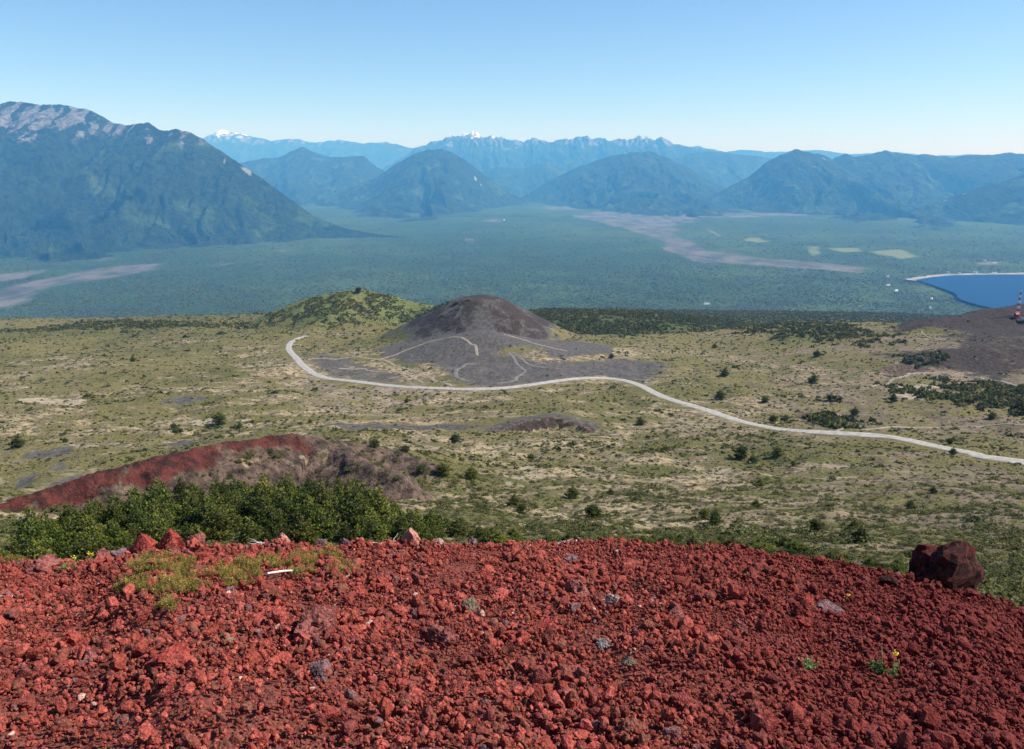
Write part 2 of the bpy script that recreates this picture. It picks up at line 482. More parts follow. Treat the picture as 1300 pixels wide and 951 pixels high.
# crescent escarpment
scD, scL, _ = crest([(640, 546, 560), (670, 534.5, 590), (705, 530, 606), (735, 539, 596), (752, 551, 575), (757, 565, 548)], 1.5, .15, k=.6, rough=.5, seed=31, wid=70)
m_ = sstep(.6, 1.6, scL)
mask['mauve'] = np.maximum(mask['mauve'], m_ * (scD > 1) * sstep(9, 4, scD) * .7)
mask['brown'] = np.maximum(mask['brown'], m_ * (scD < .5) * sstep(6, 3, np.abs(scD)))
mask['mauve'] *= 1 - m_ * (scD < .5)
mask['cinder'] = np.maximum(mask['cinder'], m_ * (scD > 0) * sstep(22, 8, scD) * .75)
crest([(690, 590, 430), (730, 596, 425), (765, 606, 415)], .9, .3, k=1, rough=2, seed=32, wid=40)
kn, kl, _ = crest([(1020, 560, 505), (1075, 556, 520), (1130, 562, 500)], .35, .2, k=3, rough=5, seed=33, wid=60)
# green hill left of the cone
gD, gL, _ = crest([(300, 416, 1750), (345, 396, 1750), (385, 380, 1760), (420, 372, 1760), (455, 367, 1770), (490, 374, 1760), (525, 384, 1750), (580, 392, 1730)], .33, .4, k=9, rough=14, seed=44, wid=400)
mask['green'] += .45 * sstep(2, 18, gL)
# main cinder cone and its low front lobe
mc, _, dmain = cone(609, 378, 1450 * MS, .57, 23, 2, 1.05)
ml, _, _ = cone(612, 421, 1190 * MS, .30, 8, 6, 1.15)
ml2, _, _ = cone(655, 447, 1120 * MS, .16, 10, 9, 1.3)
coneband = sstep(122, 78, dmain + 26 * fbm(X / 22, Y / 30, 4, 301))
mask['cinder'] = np.maximum(mask['cinder'], mc * coneband)
mask['cinder'] = np.maximum(mask['cinder'], ml * .8)
mask['brown'] = np.maximum(mask['brown'], mc * coneband * (.62 + .3 * fbm(X / 30, Y / 30, 3, 302) - .34 * np.exp(-((X - at_y(613, 400, 1380 * MS)[0] + 7 * fbm(X / 14, Y / 22, 3, 305)) / 11) ** 2) * sstep(1450 * MS, 1400 * MS, Y)))
# dark hill at the right with a small crater
hD, hL, _ = crest([(1085, 455, 1330), (1130, 432, 1370), (1165, 413, 1400), (1195, 406, 1420), (1225, 401, 1440), (1262, 393, 1460), (1300, 387, 1470), (1360, 379, 1470), (1480, 372, 1470)],
                  .30, .35, k=6, rough=10, seed=71, wid=420)
on = sstep(2, 14, hL) * sstep(1105, 1165, CX + FOC * X / (Y * cP - Z * sP) + 14 * fbm(X / 30, Y / 30, 3, 91))
crD = np.abs(np.sqrt(((X - at_y(1192, 415, 1330 * MS)[0]) / 1.25) ** 2 + ((Y - 1330 * MS)) ** 2) - 38)
Z += on * 5.5 * np.exp(-(crD / 11) ** 2)
h2D, h2L, _ = crest([(1195, 452, 1120), (1240, 440, 1150), (1300, 437, 1170), (1400, 432, 1170)], .25, .12, k=6, rough=10, seed=72, wid=300)
cin_core = sstep(0, -8, crD - 0) * 0
inside = sstep(40, 28, np.sqrt(((X - at_y(1197, 417, 1330 * MS)[0]) / 1.3) ** 2 + (Y - 1330 * MS) ** 2))
mask['brown'] = np.maximum(mask['brown'], on * .92 * (1 - inside * .9))
mask['brown'] = np.maximum(mask['brown'], sstep(2, 8, h2L) * .62 * sstep(1150, 1230, CX + FOC * X / (Y * cP - Z * sP) + 20 * fbm(X / 30, Y / 30, 3, 93)))

mask['wood'] += sstep(1440 * MS, 1560 * MS, Y + 40 * fbm(X / 60, Y / 60, 3, 92) - 190 * sstep(.1, .4, U)) * (1 - sstep(1, 8, gL)) * (1 - on) * (1 - mc) * (.25 + .75 * sstep(-.16, -.06, U))
def ground(x, y):
    """height of the slope mesh under (x, y)"""
    x = np.asarray(x, float); y = np.asarray(y, float)
    u = x / y
    fu = np.clip((u - ug[0]) / (ug[1] - ug[0]), 0, NC - 1.001); iu = fu.astype(int); fu = fu - iu
    iy = np.clip(np.searchsorted(yg, y) - 1, 0, len(yg) - 2); fy = (y - yg[iy]) / (yg[iy + 1] - yg[iy])
    a = Z[iy, iu] * (1 - fu) + Z[iy, iu + 1] * fu; b = Z[iy + 1, iu] * (1 - fu) + Z[iy + 1, iu + 1] * fu
    return a * (1 - fy) + b * fy

ROAD_PIX = [(389, 427), (378, 430), (369, 435), (366, 442), (372, 451), (382, 462), (398, 474), (425, 482), (480, 488), (540, 492), (600, 494), (650, 491), (700, 484),
            (735, 480), (775, 480), (802, 486), (832, 499), (870, 512), (920, 528), (980, 543), (1030, 549), (1100, 551), (1160, 560), (1210, 573), (1260, 580), (1330, 588)]
ysamp = np.geomspace(40, 3000, 1500)
def unproj(px, row):
    """first point of the slope hit by the sight line"""
    T = float(row_T(row)); z = -T * ysamp
    x = (px - CX) / FOC * (ysamp * cP - z * sP)
    g = ground(x, ysamp)
    hit = np.nonzero(g >= z)[0]
    if len(hit) == 0: return None
    i = hit[0]
    if i == 0: return float(x[0]), float(ysamp[0])
    d0 = z[i - 1] - g[i - 1]; d1 = g[i] - z[i]
    t = d0 / (d0 + d1 + 1e-9)
    return float(x[i - 1] + (x[i] - x[i - 1]) * t), float(ysamp[i - 1] + (ysamp[i] - ysamp[i - 1]) * t)

def smooth_path(pix, n=10, step=4):
    P = [unproj(*p) for p in pix]
    P = [p for p in P if p]
    Q = catmull(P, n)
    seg = np.r_[0, np.cumsum(np.hypot(*np.diff(Q, axis=0).T))]
    m = max(8, int(seg[-1] / step))
    s = np.linspace(0, seg[-1], m)
    Q = np.stack([np.interp(s, seg, Q[:, 0]), np.interp(s, seg, Q[:, 1])], 1)
    for c in range(2): Q[7:-7, c] = np.convolve(Q[:, c], np.ones(15) / 15, 'valid')
    return Q, s
ROAD_Q, _ = smooth_path(ROAD_PIX)
rz = ground(ROAD_Q[:, 0], ROAD_Q[:, 1])
rz = np.convolve(np.pad(rz, 12, mode='edge'), np.hanning(27)[1:-1] / np.hanning(27).sum(), 'valid')
sel = (Y > ROAD_Q[:, 1].min() - 30) & (Y < ROAD_Q[:, 1].max() + 30) & (X > ROAD_Q[:, 0].min() - 30)
dR, _, zR, _ = line_near(X[sel], Y[sel], np.c_[ROAD_Q, rz][::2])
w_ = sstep(20, 6, dR)
Z[sel] = Z[sel] * (1 - w_) + zR * w_

def patch(key, pix, val=1.0, soft=.12):
    P = [unproj(*p) for p in pix]
    P = [p for p in P if p]
    if len(P) < 3: return
    P = np.array(P); pad = 40
    sel = (X > P[:, 0].min() - pad) & (X < P[:, 0].max() + pad) & (Y > P[:, 1].min() - pad) & (Y < P[:, 1].max() + pad)
    size = min(np.ptp(P[:, 0]), np.ptp(P[:, 1]))
    w = max(2.5, soft * size)
    s = poly_sdf(X[sel], Y[sel], P)
    mask[key][sel] = np.maximum(mask[key][sel], val * sstep(w, -w, s))
def patch_sub(keys, pix, val=1.0, soft=.12):
    sv_ = {k: mask[k] for k in keys}
    mask['_t'] = np.zeros_like(Z); patch('_t', pix, 1.0, soft); t = mask.pop('_t')
    for k in keys: mask[k] = mask[k] * (1 - t * val)

# sheets of grey cinder around the cone
patch('cinder', [(525, 436), (560, 426), (640, 424), (668, 440), (705, 463), (740, 459), (790, 456), (845, 460), (836, 470), (818, 487), (775, 479), (720, 480), (650, 489), (590, 487), (572, 472), (545, 452)], 1.05, .16)
patch_sub(['cinder'], [(618, 444), (650, 438), (690, 441), (704, 452), (690, 462), (655, 458), (625, 455)], .5)
patch('cinder', [(400, 447), (450, 452), (470, 462), (540, 486), (520, 489), (440, 484), (400, 472), (388, 458)], .62)
patch('cinder', [(380, 500), (420, 470), (470, 492), (430, 496)], .35)
patch('brown', [(700, 400), (745, 430), (700, 430), (680, 415)], .35)
patch('cinder', [(195, 513), (222, 504), (268, 502), (262, 507), (228, 514)], .8)
patch('cinder', [(20, 583), (30, 573), (70, 568), (98, 566), (88, 575), (50, 582)], .8)
patch('cinder', [(8, 622), (22, 608), (45, 598), (50, 604), (30, 618)], .8)
patch('cinder', [(58, 614), (75, 605), (110, 600), (108, 604), (80, 616)], .8)
patch('cinder', [(58, 598), (76, 588), (88, 588), (80, 596)], .8)
patch('cinder', [(190, 566), (230, 558), (290, 560), (240, 566)], .6)
patch('cinder', [(395, 541), (440, 537), (560, 538), (640, 540), (560, 545), (470, 545)], .7)
patch('sand', [(20, 507), (40, 504), (100, 506), (112, 510), (70, 515), (35, 512)], .8)
patch('sand', [(200, 535), (300, 528), (340, 535), (250, 543)], .5)
patch('sand', [(20, 600), (90, 580), (200, 570), (180, 580), (60, 622), (0, 640), (0, 622)], .40)
patch('sand', [(1120, 490), (1170, 487), (1200, 492), (1180, 508), (1140, 508)], .7)
patch('mauve', [(1010, 520), (1040, 524), (1050, 540), (1025, 540)], .8)
patch('mauve', [(1110, 468), (1150, 460), (1190, 465), (1170, 475), (1125, 478)], .75)
patch('mauve', [(1150, 590), (1300, 600), (1300, 720), (1230, 700), (1180, 650)], .33, .3)
patch('sand', [(620, 600), (680, 590), (700, 605), (660, 625), (640, 618)], .45)
patch('sand', [(900, 590), (940, 585), (930, 610), (890, 610)], .5)
patch('sand', [(1040, 580), (1110, 590), (1100, 610), (1060, 620), (1020, 605)], .45)
patch('brown', [(1080, 450), (1150, 445), (1300, 440), (1300, 495), (1230, 478), (1160, 462)], .75, .2)
# footpath-worn dust on the lobes
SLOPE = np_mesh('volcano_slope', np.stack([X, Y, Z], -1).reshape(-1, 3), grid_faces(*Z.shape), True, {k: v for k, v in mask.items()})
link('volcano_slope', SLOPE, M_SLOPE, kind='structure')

# ------------------------------------------------------------------ road and tracks
def ribbon(name, pix, width, mat, lift=.35, n=10, wob=.1, kind='structure'):
    Q, s = smooth_path(pix) if pix is not ROAD_PIX else (ROAD_Q, np.arange(len(ROAD_Q)) * 4.0)
    m = len(Q)
    T = np.gradient(Q, axis=0); T /= np.linalg.norm(T, axis=1)[:, None] + 1e-9
    N = np.stack([-T[:, 1], T[:, 0]], 1)
    offs = np.linspace(-.5, .5, 7)
    W = width * (1 + wob * perlin(s / 18, s * 0 + 3, len(pix)))
    G = Q[:, None, :] + N[:, None, :] * (offs[None, :, None] * W[:, None, None])
    zc = ground(G[..., 0], G[..., 1])
    zz = np.maximum(zc, (zc.mean(1) * .5)[:, None] + zc * .5) + lift
    zz[:, 0] -= lift * .9; zz[:, -1] -= lift * .9
    V = np.concatenate([G, zz[..., None]], -1).reshape(-1, 3)
    me = np_mesh(name, V, grid_faces(m, 7), True, {'across': np.tile(offs, m)})
    return link(name, me, mat, kind=kind)

n = NT('gravel road')
f = n.noise(.35, 6, .65)
c = n.mix(n.ramp(f, .3, .7), (0.23, 0.22, 0.20), (0.38, 0.36, 0.33))
ac = n.math('ABSOLUTE', n.attr('across'))
c = n.mix(n.ramp(n.math('ADD', ac, n.math('MULTIPLY', n.noise(.12, 4), .22)), .50, .60, 0, .8), c, (0.17, 0.15, 0.115))
c = n.mix(n.ramp(n.math('ADD', ac, n.math('MULTIPLY', n.noise(.2, 3), .05)), .12, .05, 0, .35), c, (0.20, 0.19, 0.165))
n.color(c); n.bump(n.noise(2, 4), .1)
M_ROAD = n.m
n = NT('dirt track')
n.color(n.mix(n.ramp(n.noise(.3, 5), .3, .7), (0.16, 0.14, 0.115), (0.27, 0.23, 0.18)))
M_TRACK = n.m
n = NT('ash track')
n.color(n.mix(n.ramp(n.noise(.3, 5), .3, .7), (0.088, 0.082, 0.076), (0.17, 0.157, 0.145)))
M_ASH = n.m
ribbon('gravel_road', ROAD_PIX, 7.4, M_ROAD, .3)
ribbon('dirt_track', [(390, 457), (430, 455), (480, 455), (500, 464), (530, 473), (560, 485), (575, 491)], 3.5, M_TRACK)
ribbon('dirt_track', [(430, 468), (480, 470), (520, 477), (545, 487)], 2.5, M_TRACK)
ribbon('dirt_track', [(610, 462), (590, 463), (578, 470), (580, 481), (596, 485)], 4, M_ASH)
ribbon('dirt_track', [(650, 447), (665, 458), (690, 467), (710, 468)], 4, M_ASH)
ribbon('dirt_track', [(645, 447), (655, 460), (668, 472), (655, 483), (630, 487)], 3.2, M_ASH)
ribbon('dirt_track', [(470, 458), (510, 447), (550, 432), (585, 428), (602, 436), (606, 452)], 3, M_TRACK)
ribbon('dirt_track', [(640, 425), (680, 436), (720, 446)], 2.5, M_TRACK)
ribbon('dirt_track', [(1105, 491), (1130, 486), (1152, 475), (1170, 472), (1200, 473), (1240, 478), (1290, 490), (1340, 496)], 3.4, M_TRACK)
ribbon('dirt_track', [(1060, 548), (1100, 545), (1180, 541), (1250, 541), (1320, 543)], 2.0, M_TRACK)
ribbon('dirt_track', [(1170, 420), (1180, 429), (1195, 432), (1225, 433)], 2.0, M_TRACK)

# ================================================================== VALLEY
nr, nc = 300, 520
rows = np.linspace(408, 220, nr)
yv = 1000.0 / row_T(rows)
yv = np.concatenate([[1500, 3000], yv[yv > 4000], [48000]])
uv = np.linspace(-.95, .95, nc)
UV, YV = np.meshgrid(uv, yv)
XV = UV * YV
ZV = np.full_like(XV, -1000.0) + 9 * fbm(XV / 900, YV / 900, 3, 15)
vm = {k: np.zeros_like(ZV) for k in ('bare', 'field')}
def vpt(px, row):
    y = 1000 / float(row_T(row)); z = -1000
    return ((px - CX) / FOC * (y * cP + 1000 * sP), y)
def vpatch(key, pix, val=1.0, soft=30):
    P = [vpt(*p) for p in pix]
    s = poly_sdf(XV, YV, P)
    k = sstep(soft * 2.2, -soft * 2.2, s + 0)
    vm[key] = np.maximum(vm[key], val * k)
vpatch('bare', [(-40, 372), (0, 370), (40, 358), (90, 346), (150, 337), (205, 334), (200, 343), (150, 352), (100, 360), (50, 370), (0, 392), (-60, 402)], 1.0, 90)
vpatch('bare', [(-40, 353), (20, 346), (60, 342), (30, 352), (-30, 362)], .9, 60)
vpatch('bare', [(95, 327), (145, 322), (150, 330), (115, 334)], .65, 60)
vpatch('bare', [(200, 343), (270, 334), (330, 328), (335, 332), (260, 342)], .45, 60)
vpatch('bare', [(270, 352), (320, 336), (335, 334), (300, 350)], .5, 60)
vpatch('bare', [(350, 318), (372, 316), (360, 322)], .7, 40)
vpatch('bare', [(725, 274), (780, 266), (860, 271), (960, 271), (1000, 268), (1138, 265), (1140, 268), (1010, 274), (900, 277), (860, 281), (862, 300), (905, 318), (1000, 331), (1110, 340), (1090, 346), (980, 338), (880, 333), (835, 308), (800, 292), (760, 282)], .86, 110)
vpatch('bare', [(960, 271), (1000, 269), (1138, 265), (1140, 267.7), (1010, 273)], 1.4, 60)
vpatch('bare', [(870, 322), (930, 326), (1000, 330), (1050, 338), (940, 332)], 1.1, 60)
vpatch('bare', [(690, 262), (720, 263), (740, 266), (700, 267)], 1.3, 80)
vpatch('bare', [(620, 279), (640, 279), (636, 282), (612, 281)], 1.3, 50)
vpatch('bare', [(590, 303), (603, 304), (600, 309), (592, 308)], 1.3, 30)
vpatch('bare', [(420, 262), (480, 261), (560, 263), (480, 265.5)], 1.0, 90)
vpatch('bare', [(380, 243), (450, 240), (470, 243), (400, 249)], 1.1, 150)
vpatch('bare', [(895, 291), (900, 291), (918, 300), (912, 300)], 1.3, 25)
vpatch('bare', [(820, 270), (900, 272), (880, 283), (840, 286), (770, 275)], .5, 90)
vpatch('field', [(940, 303), (960, 301), (980, 306), (960, 309)], .9, 40)
vpatch('field', [(1050, 316), (1090, 315), (1100, 319), (1070, 321)], .95, 40)
vpatch('field', [(1100, 319), (1145, 317), (1168, 326), (1145, 329), (1110, 322)], .95, 40)
vpatch('field', [(1020, 314), (1040, 313), (1042, 323), (1030, 326)], .8, 30)
vpatch('field', [(700, 290), (760, 292), (900, 300), (870, 306), (720, 300)], .35, 120)
vpatch('field', [(1230, 334), (1280, 332), (1275, 338), (1245, 338)], .6, 40)
vpatch('bare', [(1240, 334), (1256, 332), (1272, 337), (1250, 337)], .75, 20)
VALLEY = np_mesh('valley_floor', np.stack([XV, YV, ZV], -1).reshape(-1, 3), grid_faces(*ZV.shape), True, vm)
link('valley_floor', VALLEY, M_VALLEY, kind='structure')

# lake
n = NT('lake water')
n.color((0.002, 0.025, 0.095)); n.b.inputs['Roughness'].default_value = .4; n.b.inputs['Specular IOR Level'].default_value = .03
n.bump(n.noise(.05, 4), 1.0, .4)
M_LAKE = n.m
shore = [(1163, 357.5), (1180, 354.5), (1205, 352), (1240, 351), (1300, 350.5), (1420, 350), (1560, 352), (1560, 440), (1420, 425), (1300, 402), (1258, 393.5), (1232, 387), (1216, 381), (1214, 376), (1203, 371), (1184, 364.5)]
SP = catmull([vpt(*p) for p in shore + [shore[0]]], 8)[:-1]
bm = bmesh.new()
vs = [bm.verts.new((p[0], p[1], -984)) for p in SP]
f_ = bm.faces.new(vs); bmesh.ops.triangulate(bm, faces=[f_])
me = bpy.data.meshes.new('lake'); bm.to_mesh(me); bm.free()
link('lake', me, M_LAKE, kind='structure')
BP = catmull([vpt(*p) for p in [(1160, 358.5)] + shore[:7]], 8)
T = np.gradient(BP, axis=0); T /= np.linalg.norm(T, axis=1)[:, None]
N = np.stack([-T[:, 1], T[:, 0]], 1)
w = (70 + 45 * perlin(np.arange(len(BP)) / 3., np.zeros(len(BP)), 3))[:, None]
V = np.concatenate([np.c_[BP - N * 12, np.full(len(BP), -984.5)], np.c_[BP + N * w, np.full(len(BP), -982.0)]])
kk = len(BP); i = np.arange(kk - 1)
link('lake_beach', np_mesh('lake_beach', V, np.stack([i, i + 1, i + kk + 1, i + kk], 1)), mat_plain('beach sand', (0.24, 0.23, 0.21), .9, .3, .01), kind='structure')

# ================================================================== MOUNTAINS
def mountain(sky_pts, yc, slope=.55, mat=None, nx=260, nyf=90, seed=1, rock_lo=1e9, rock_hi=1e9, snow_lo=None, snow_hi=None, spur=.45, rough=14, slides=(), rockval=.8, wl=1.0, pconc=1.12, scars=()):
    """a range: crest line given by its skyline, both flanks falling to the valley floor in spurs and gullies"""
    P = np.array([[*at_y(p, r, y)] for (p, r), y in zip(sky_pts, yc)]); far = float(np.mean(yc)) / 18000
    xs = np.linspace(P[0, 0], P[-1, 0], nx)
    y0 = np.interp(xs, P[:, 0], P[:, 1]); zc = np.interp(xs, P[:, 0], P[:, 2])
    ksm = np.hanning(7); ksm /= ksm.sum()
    zc = np.convolve(np.pad(zc, 3, mode='edge'), ksm, 'valid')
    Hm = (zc.max() + 1000)
    zc = zc + rough * fbm(xs / 700, xs * 0 + seed, 6, seed, .62) * np.clip((zc + 1000) / Hm, .15, 1)
    hc = np.maximum(zc + 1000, 0)
    t = np.concatenate([-np.linspace(1, 0, nyf // 3)[:-1], np.linspace(0, 1, nyf)])
    F = Hm / slope * 1.75
    XX, TT = np.meshgrid(xs, t)
    D = TT * F                              # + is towards the viewer
    YY = np.interp(XX, xs, y0) - D
    wx = XX + .22 * np.abs(D) * fbm(XX / 1500 / wl, YY / 1500 / wl, 2, seed + 5) + 120 * wl * fbm(XX / 600 / wl, YY / 600 / wl, 3, seed + 9)
    def spurn(L, sd):  return 1 - 2.2 * np.abs(perlin(wx / (L * wl), D / (L * wl * 4.5), seed + sd))
    a = np.clip(np.abs(D) / 500, 0, 1)
    mod = 1 + spur * (spurn(1500, 1) + .5 * spurn(620, 2) * a + .28 * spurn(240, 3) * a)
    h = np.interp(XX, xs, hc)
    Fs = np.maximum(h, 40) / slope * np.maximum(mod, .35)
    q = np.abs(D) / Fs
    z = h * np.clip(1 - q, 0, 1) ** pconc
    z2 = 22 * fbm(XX / 300, YY / 300, 5, seed + 20, .6) + 70 * (ridged(wx / 260 / wl, D / 1100, 4, seed + 33, .6) - .6) * (.5 + .5 * sstep(-.2, .3, fbm(XX / 900, YY / 900, 2, seed + 51)))
    z2 = z2 + 13 * perlin(XX / 70, YY / 70, seed + 71) + 9 * perlin(XX / 33, YY / 33, seed + 72)
    z = z + z2 * np.clip(q * 5, 0, 1) * np.clip(z / 160, 0, 1)
    z = z - 1000 - 25 * np.clip(q - .93, 0, 1)* (z < 1) - 6
    rk = np.zeros_like(z)
    if rock_lo < 1e8:
        rk = rockval * sstep(rock_lo, rock_hi, z + 160 * fbm(XX / 500, YY / 500, 3, seed + 3)) * (.35 + .75 * sstep(-.25, .35, perlin(wx / 150, D / 900, seed + 8) + .5 * perlin(wx / 55, D / 400, seed + 18)))
    sn = np.zeros_like(z)
    if snow_lo is not None: sn = .62 * sstep(snow_lo, snow_hi, z + 120 * fbm(XX / 300, YY / 300, 3, seed + 61))
    sl = np.zeros_like(z)
    PX, PR = px_row(XX, YY, z)
    V = np.stack([XX, YY, z], -1).reshape(-1, 3)
    Z3 = z
    for (sp, sr, wpx, hpx) in slides:       # landslide scars: found on the surface by their place in the photo
        dd = np.where(TT > 0, ((PX - sp) / wpx) ** 2 + ((PR - sr) / hpx) ** 2, 99)
        k = np.unravel_index(np.argmin(dd), dd.shape); c = (XX[k], D[k])
        depth = YY[k] * 1.0
        e = ((XX - c[0] - .35 * (D - c[1]) * .5) / (wpx * depth / FOC)) ** 2 + ((D - c[1]) / (hpx * depth / FOC * 1.3)) ** 2
        sl = np.maximum(sl, .85 * np.exp(-e))
    for (sp, sr, wpx, hpx, v) in scars:
        depth = np.interp(at_y(sp, sr, P[0, 1])[0], P[:, 0], P[:, 1])
        e = ((PX - sp) / wpx) ** 2 + ((PR - sr) / hpx) ** 2
        rk = np.maximum(rk, v * np.exp(-e) * (TT > -.05) * (.62 + .6 * sstep(-.3, .4, perlin(wx / 130, D / 700, seed + 28) + .4 * perlin(wx / 50, D / 300, seed + 38))))
    me = np_mesh('mountain', V, grid_faces(len(t), nx)[:, ::-1], True, {'rock': rk, 'snow': sn, 'slide': sl})
    return link('mountain', me, mat, kind='structure')

def ys(a, b, n_): return list(np.linspace(a, b, n_))
# left massif
sk = [(-330, 150), (-200, 138), (-100, 134), (0, 130), (50, 132), (88, 134), (112, 138), (126, 146), (142, 153), (168, 157), (190, 158), (204, 166), (222, 163), (240, 167),
      (262, 180), (300, 203), (330, 224), (362, 248), (400, 275), (440, 290), (490, 298), (560, 305)]
mountain(sk, ys(12900, 12300, 11) + ys(12200, 10900, 11), .62, M_MASSIF, 700, 260, 3, 120, 560, spur=.42, rough=46,
         slides=[(285, 206, 3, 6), (313, 216, 8, 7)], rockval=.74, wl=.62,
         scars=[(28, 168, 24, 20, .68), (75, 152, 26, 16, .66), (118, 162, 14, 14, .62), (15, 140, 30, 12, .6), (190, 176, 10, 12, .52), (230, 182, 6, 12, .6), (140, 185, 4, 12, .55), (215, 170, 14, 6, .5)])
# far snowy range at the left
sk = [(150, 200), (200, 192), (250, 178), (268, 170), (282, 163), (297, 168), (320, 173), (345, 178), (372, 176), (400, 181), (430, 177), (460, 182), (490, 180), (520, 187), (570, 193)]
mountain(sk, ys(42000, 42000, len(sk)), .5, M_FAR, 240, 60, 21, 300, 1200, 700, 1500, spur=.3, rough=60)
# blue dome in the left gap
sk = [(240, 250), (290, 208), (330, 202), (352, 200), (370, 191), (383, 187), (398, 193), (420, 199), (450, 199), (462, 198), (480, 212), (500, 224), (540, 240)]
mountain(sk, ys(24500, 23500, len(sk)), .33, M_FAR, 280, 110, 23, spur=.5, rough=45, pconc=1.6)
# long rocky range in the middle
sk = [(440, 240), (480, 217), (500, 206), (525, 190), (548, 180), (570, 173), (592, 170), (612, 169), (628, 173), (645, 178), (668, 177), (700, 179), (724, 175), (742, 172), (762, 176), (790, 178),
      (815, 174), (840, 175), (858, 180), (875, 188), (900, 190), (935, 196)]
mountain(sk, ys(35000, 33500, len(sk)), .5, M_FAR, 560, 110, 29, 100, 900, 640, 1150, spur=.5, rough=150, rockval=.78)
# lower ridges in front of the rocky range
sk = [(520, 248), (560, 232), (600, 220), (632, 212), (665, 214), (690, 206), (722, 214), (755, 206), (790, 210), (830, 203), (862, 207), (900, 215), (950, 226), (1010, 240)]
mountain(sk, ys(27500, 26500, len(sk)), .45, M_FAR, 300, 90, 83, spur=.45, rough=60)
sk = [(300, 246), (340, 236), (380, 230), (420, 228), (460, 232), (500, 238), (540, 246)]
mountain(sk, ys(23000, 22500, len(sk)), .4, M_FAR, 200, 60, 87, spur=.45, rough=40)
# cone-like forested mountain
sk = [(340, 262), (400, 254), (430, 246), (455, 235), (480, 223), (505, 206), (525, 195), (543, 190), (560, 190), (575, 194), (590, 202), (610, 218), (630, 233), (650, 246), (680, 258), (710, 263)]
mountain(sk, ys(20000, 20000, len(sk)), .30, M_FAR, 340, 150, 35, spur=.50, rough=34, pconc=1.75, slides=[(604, 226, 2.5, 4), (610, 234, 2, 4)])
# second forested mountain
sk = [(640, 262), (670, 245), (700, 228), (730, 213), (760, 203), (785, 196), (800, 192), (826, 193), (850, 201), (875, 213), (900, 228), (930, 243), (965, 262)]
mountain(sk, ys(21800, 21800, len(sk)), .29, M_FAR, 340, 150, 41, spur=.55, rough=44, pconc=1.75)
# ridge behind the right hand mountain
sk = [(780, 240), (820, 215), (850, 203), (880, 194), (905, 192), (940, 196), (965, 198), (1000, 206), (1060, 215)]
mountain(sk, ys(28500, 28500, len(sk)), .5, M_FAR, 200, 70, 47, spur=.35, rough=25)
sk = [(850, 215), (870, 190), (885, 184), (898, 188), (920, 193), (945, 189), (970, 193), (1000, 192), (1040, 190), (1080, 196), (1130, 192), (1180, 198), (1230, 196), (1300, 200), (1400, 205)]
mountain(sk, ys(41000, 41000, len(sk)), .5, M_FAR, 240, 60, 53, 300, 1200, 700, 1500, spur=.3, rough=50)
# right hand forested mountain
sk = [(860, 268), (890, 255), (920, 240), (950, 224), (972, 207), (990, 196), (1003, 192), (1010, 189), (1022, 193), (1038, 194), (1052, 200), (1072, 212), (1098, 228), (1125, 246), (1160, 262)]
mountain(sk, ys(18800, 18800, len(sk)), .31, M_FAR, 380, 160, 59, -100, 700, spur=.52, rough=44, rockval=.42, pconc=1.75, slides=[(1035, 212, 1.5, 7), (1046, 202, 3, 3)])
# right hand range
sk = [(1020, 235), (1045, 212), (1060, 200), (1073, 194), (1085, 199), (1105, 197), (1125, 190), (1142, 192), (1160, 197), (1180, 197), (1210, 199), (1240, 196), (1258, 194), (1290, 195), (1340, 190), (1420, 188)]
mountain(sk, ys(20500, 20000, len(sk)), .30, M_FAR, 420, 150, 65, -150, 550, spur=.52, rough=55, rockval=.45, pconc=1.6)
sk = [(1150, 268), (1190, 256), (1225, 243), (1262, 232), (1300, 222), (1360, 208), (1450, 200)]
mountain(sk, ys(15200, 14600, len(sk)), .36, M_FAR, 240, 90, 71, spur=.4, rough=20, slides=[(1200, 255, 5, 3), (1225, 246, 5, 2)])

# ================================================================== SCATTER ENGINE (for uncountable stuff)
def ico(sub, r=1.0):
    bm = bmesh.new(); bmesh.ops.create_icosphere(bm, subdivisions=sub, radius=r)
    V = np.array([v.co[:] for v in bm.verts]); F = np.array([[v.index for v in f.verts] for f in bm.faces]); bm.free()
    return V, F

def rock_mesh(name, sub, seed, flat=.8, amp=.25, cuts=9, smooth=False):
    rr = random.Random(seed)
    V, F = ico(sub)
    off = Vector((rr.random() * 50, rr.random() * 50, rr.random() * 50))
    rotm = Matrix.Rotation(rr.uniform(0, 6), 3, Vector((rr.gauss(0, 1), rr.gauss(0, 1), rr.gauss(0, 1))).normalized())
    planes = []
    for _ in range(cuts):
        p = Vector((rr.gauss(0, 1), rr.gauss(0, 1), rr.gauss(0, 1))).normalized(); planes.append((p, rr.uniform(.55, .85)))
    out = []
    for v in V:
        v = Vector(v)
        k = 1 + amp * mnoise.noise(v * 1.3 + off) + amp * .6 * mnoise.noise(v * 3.1 + off)
        if sub >= 3: k += amp * .35 * mnoise.noise(v * 7 + off) + amp * .2 * mnoise.noise(v * 15 + off)
        w = v * k
        for p, d in planes:
            s = w.dot(p) - d
            if s > 0: w = w - p * s * .85
        if sub >= 3:
            vr = rotm @ v
            w = w + v * (.075 * mnoise.noise(vr * 3.7 + off) + .055 * mnoise.noise(vr * 8.3 - off) + .035 * mnoise.noise(vr * 17.1 + off) + .02 * mnoise.noise(vr * 33 + off))
        out.append((w.x, w.y, w.z * flat))
    return np_mesh(name, out, F, smooth)

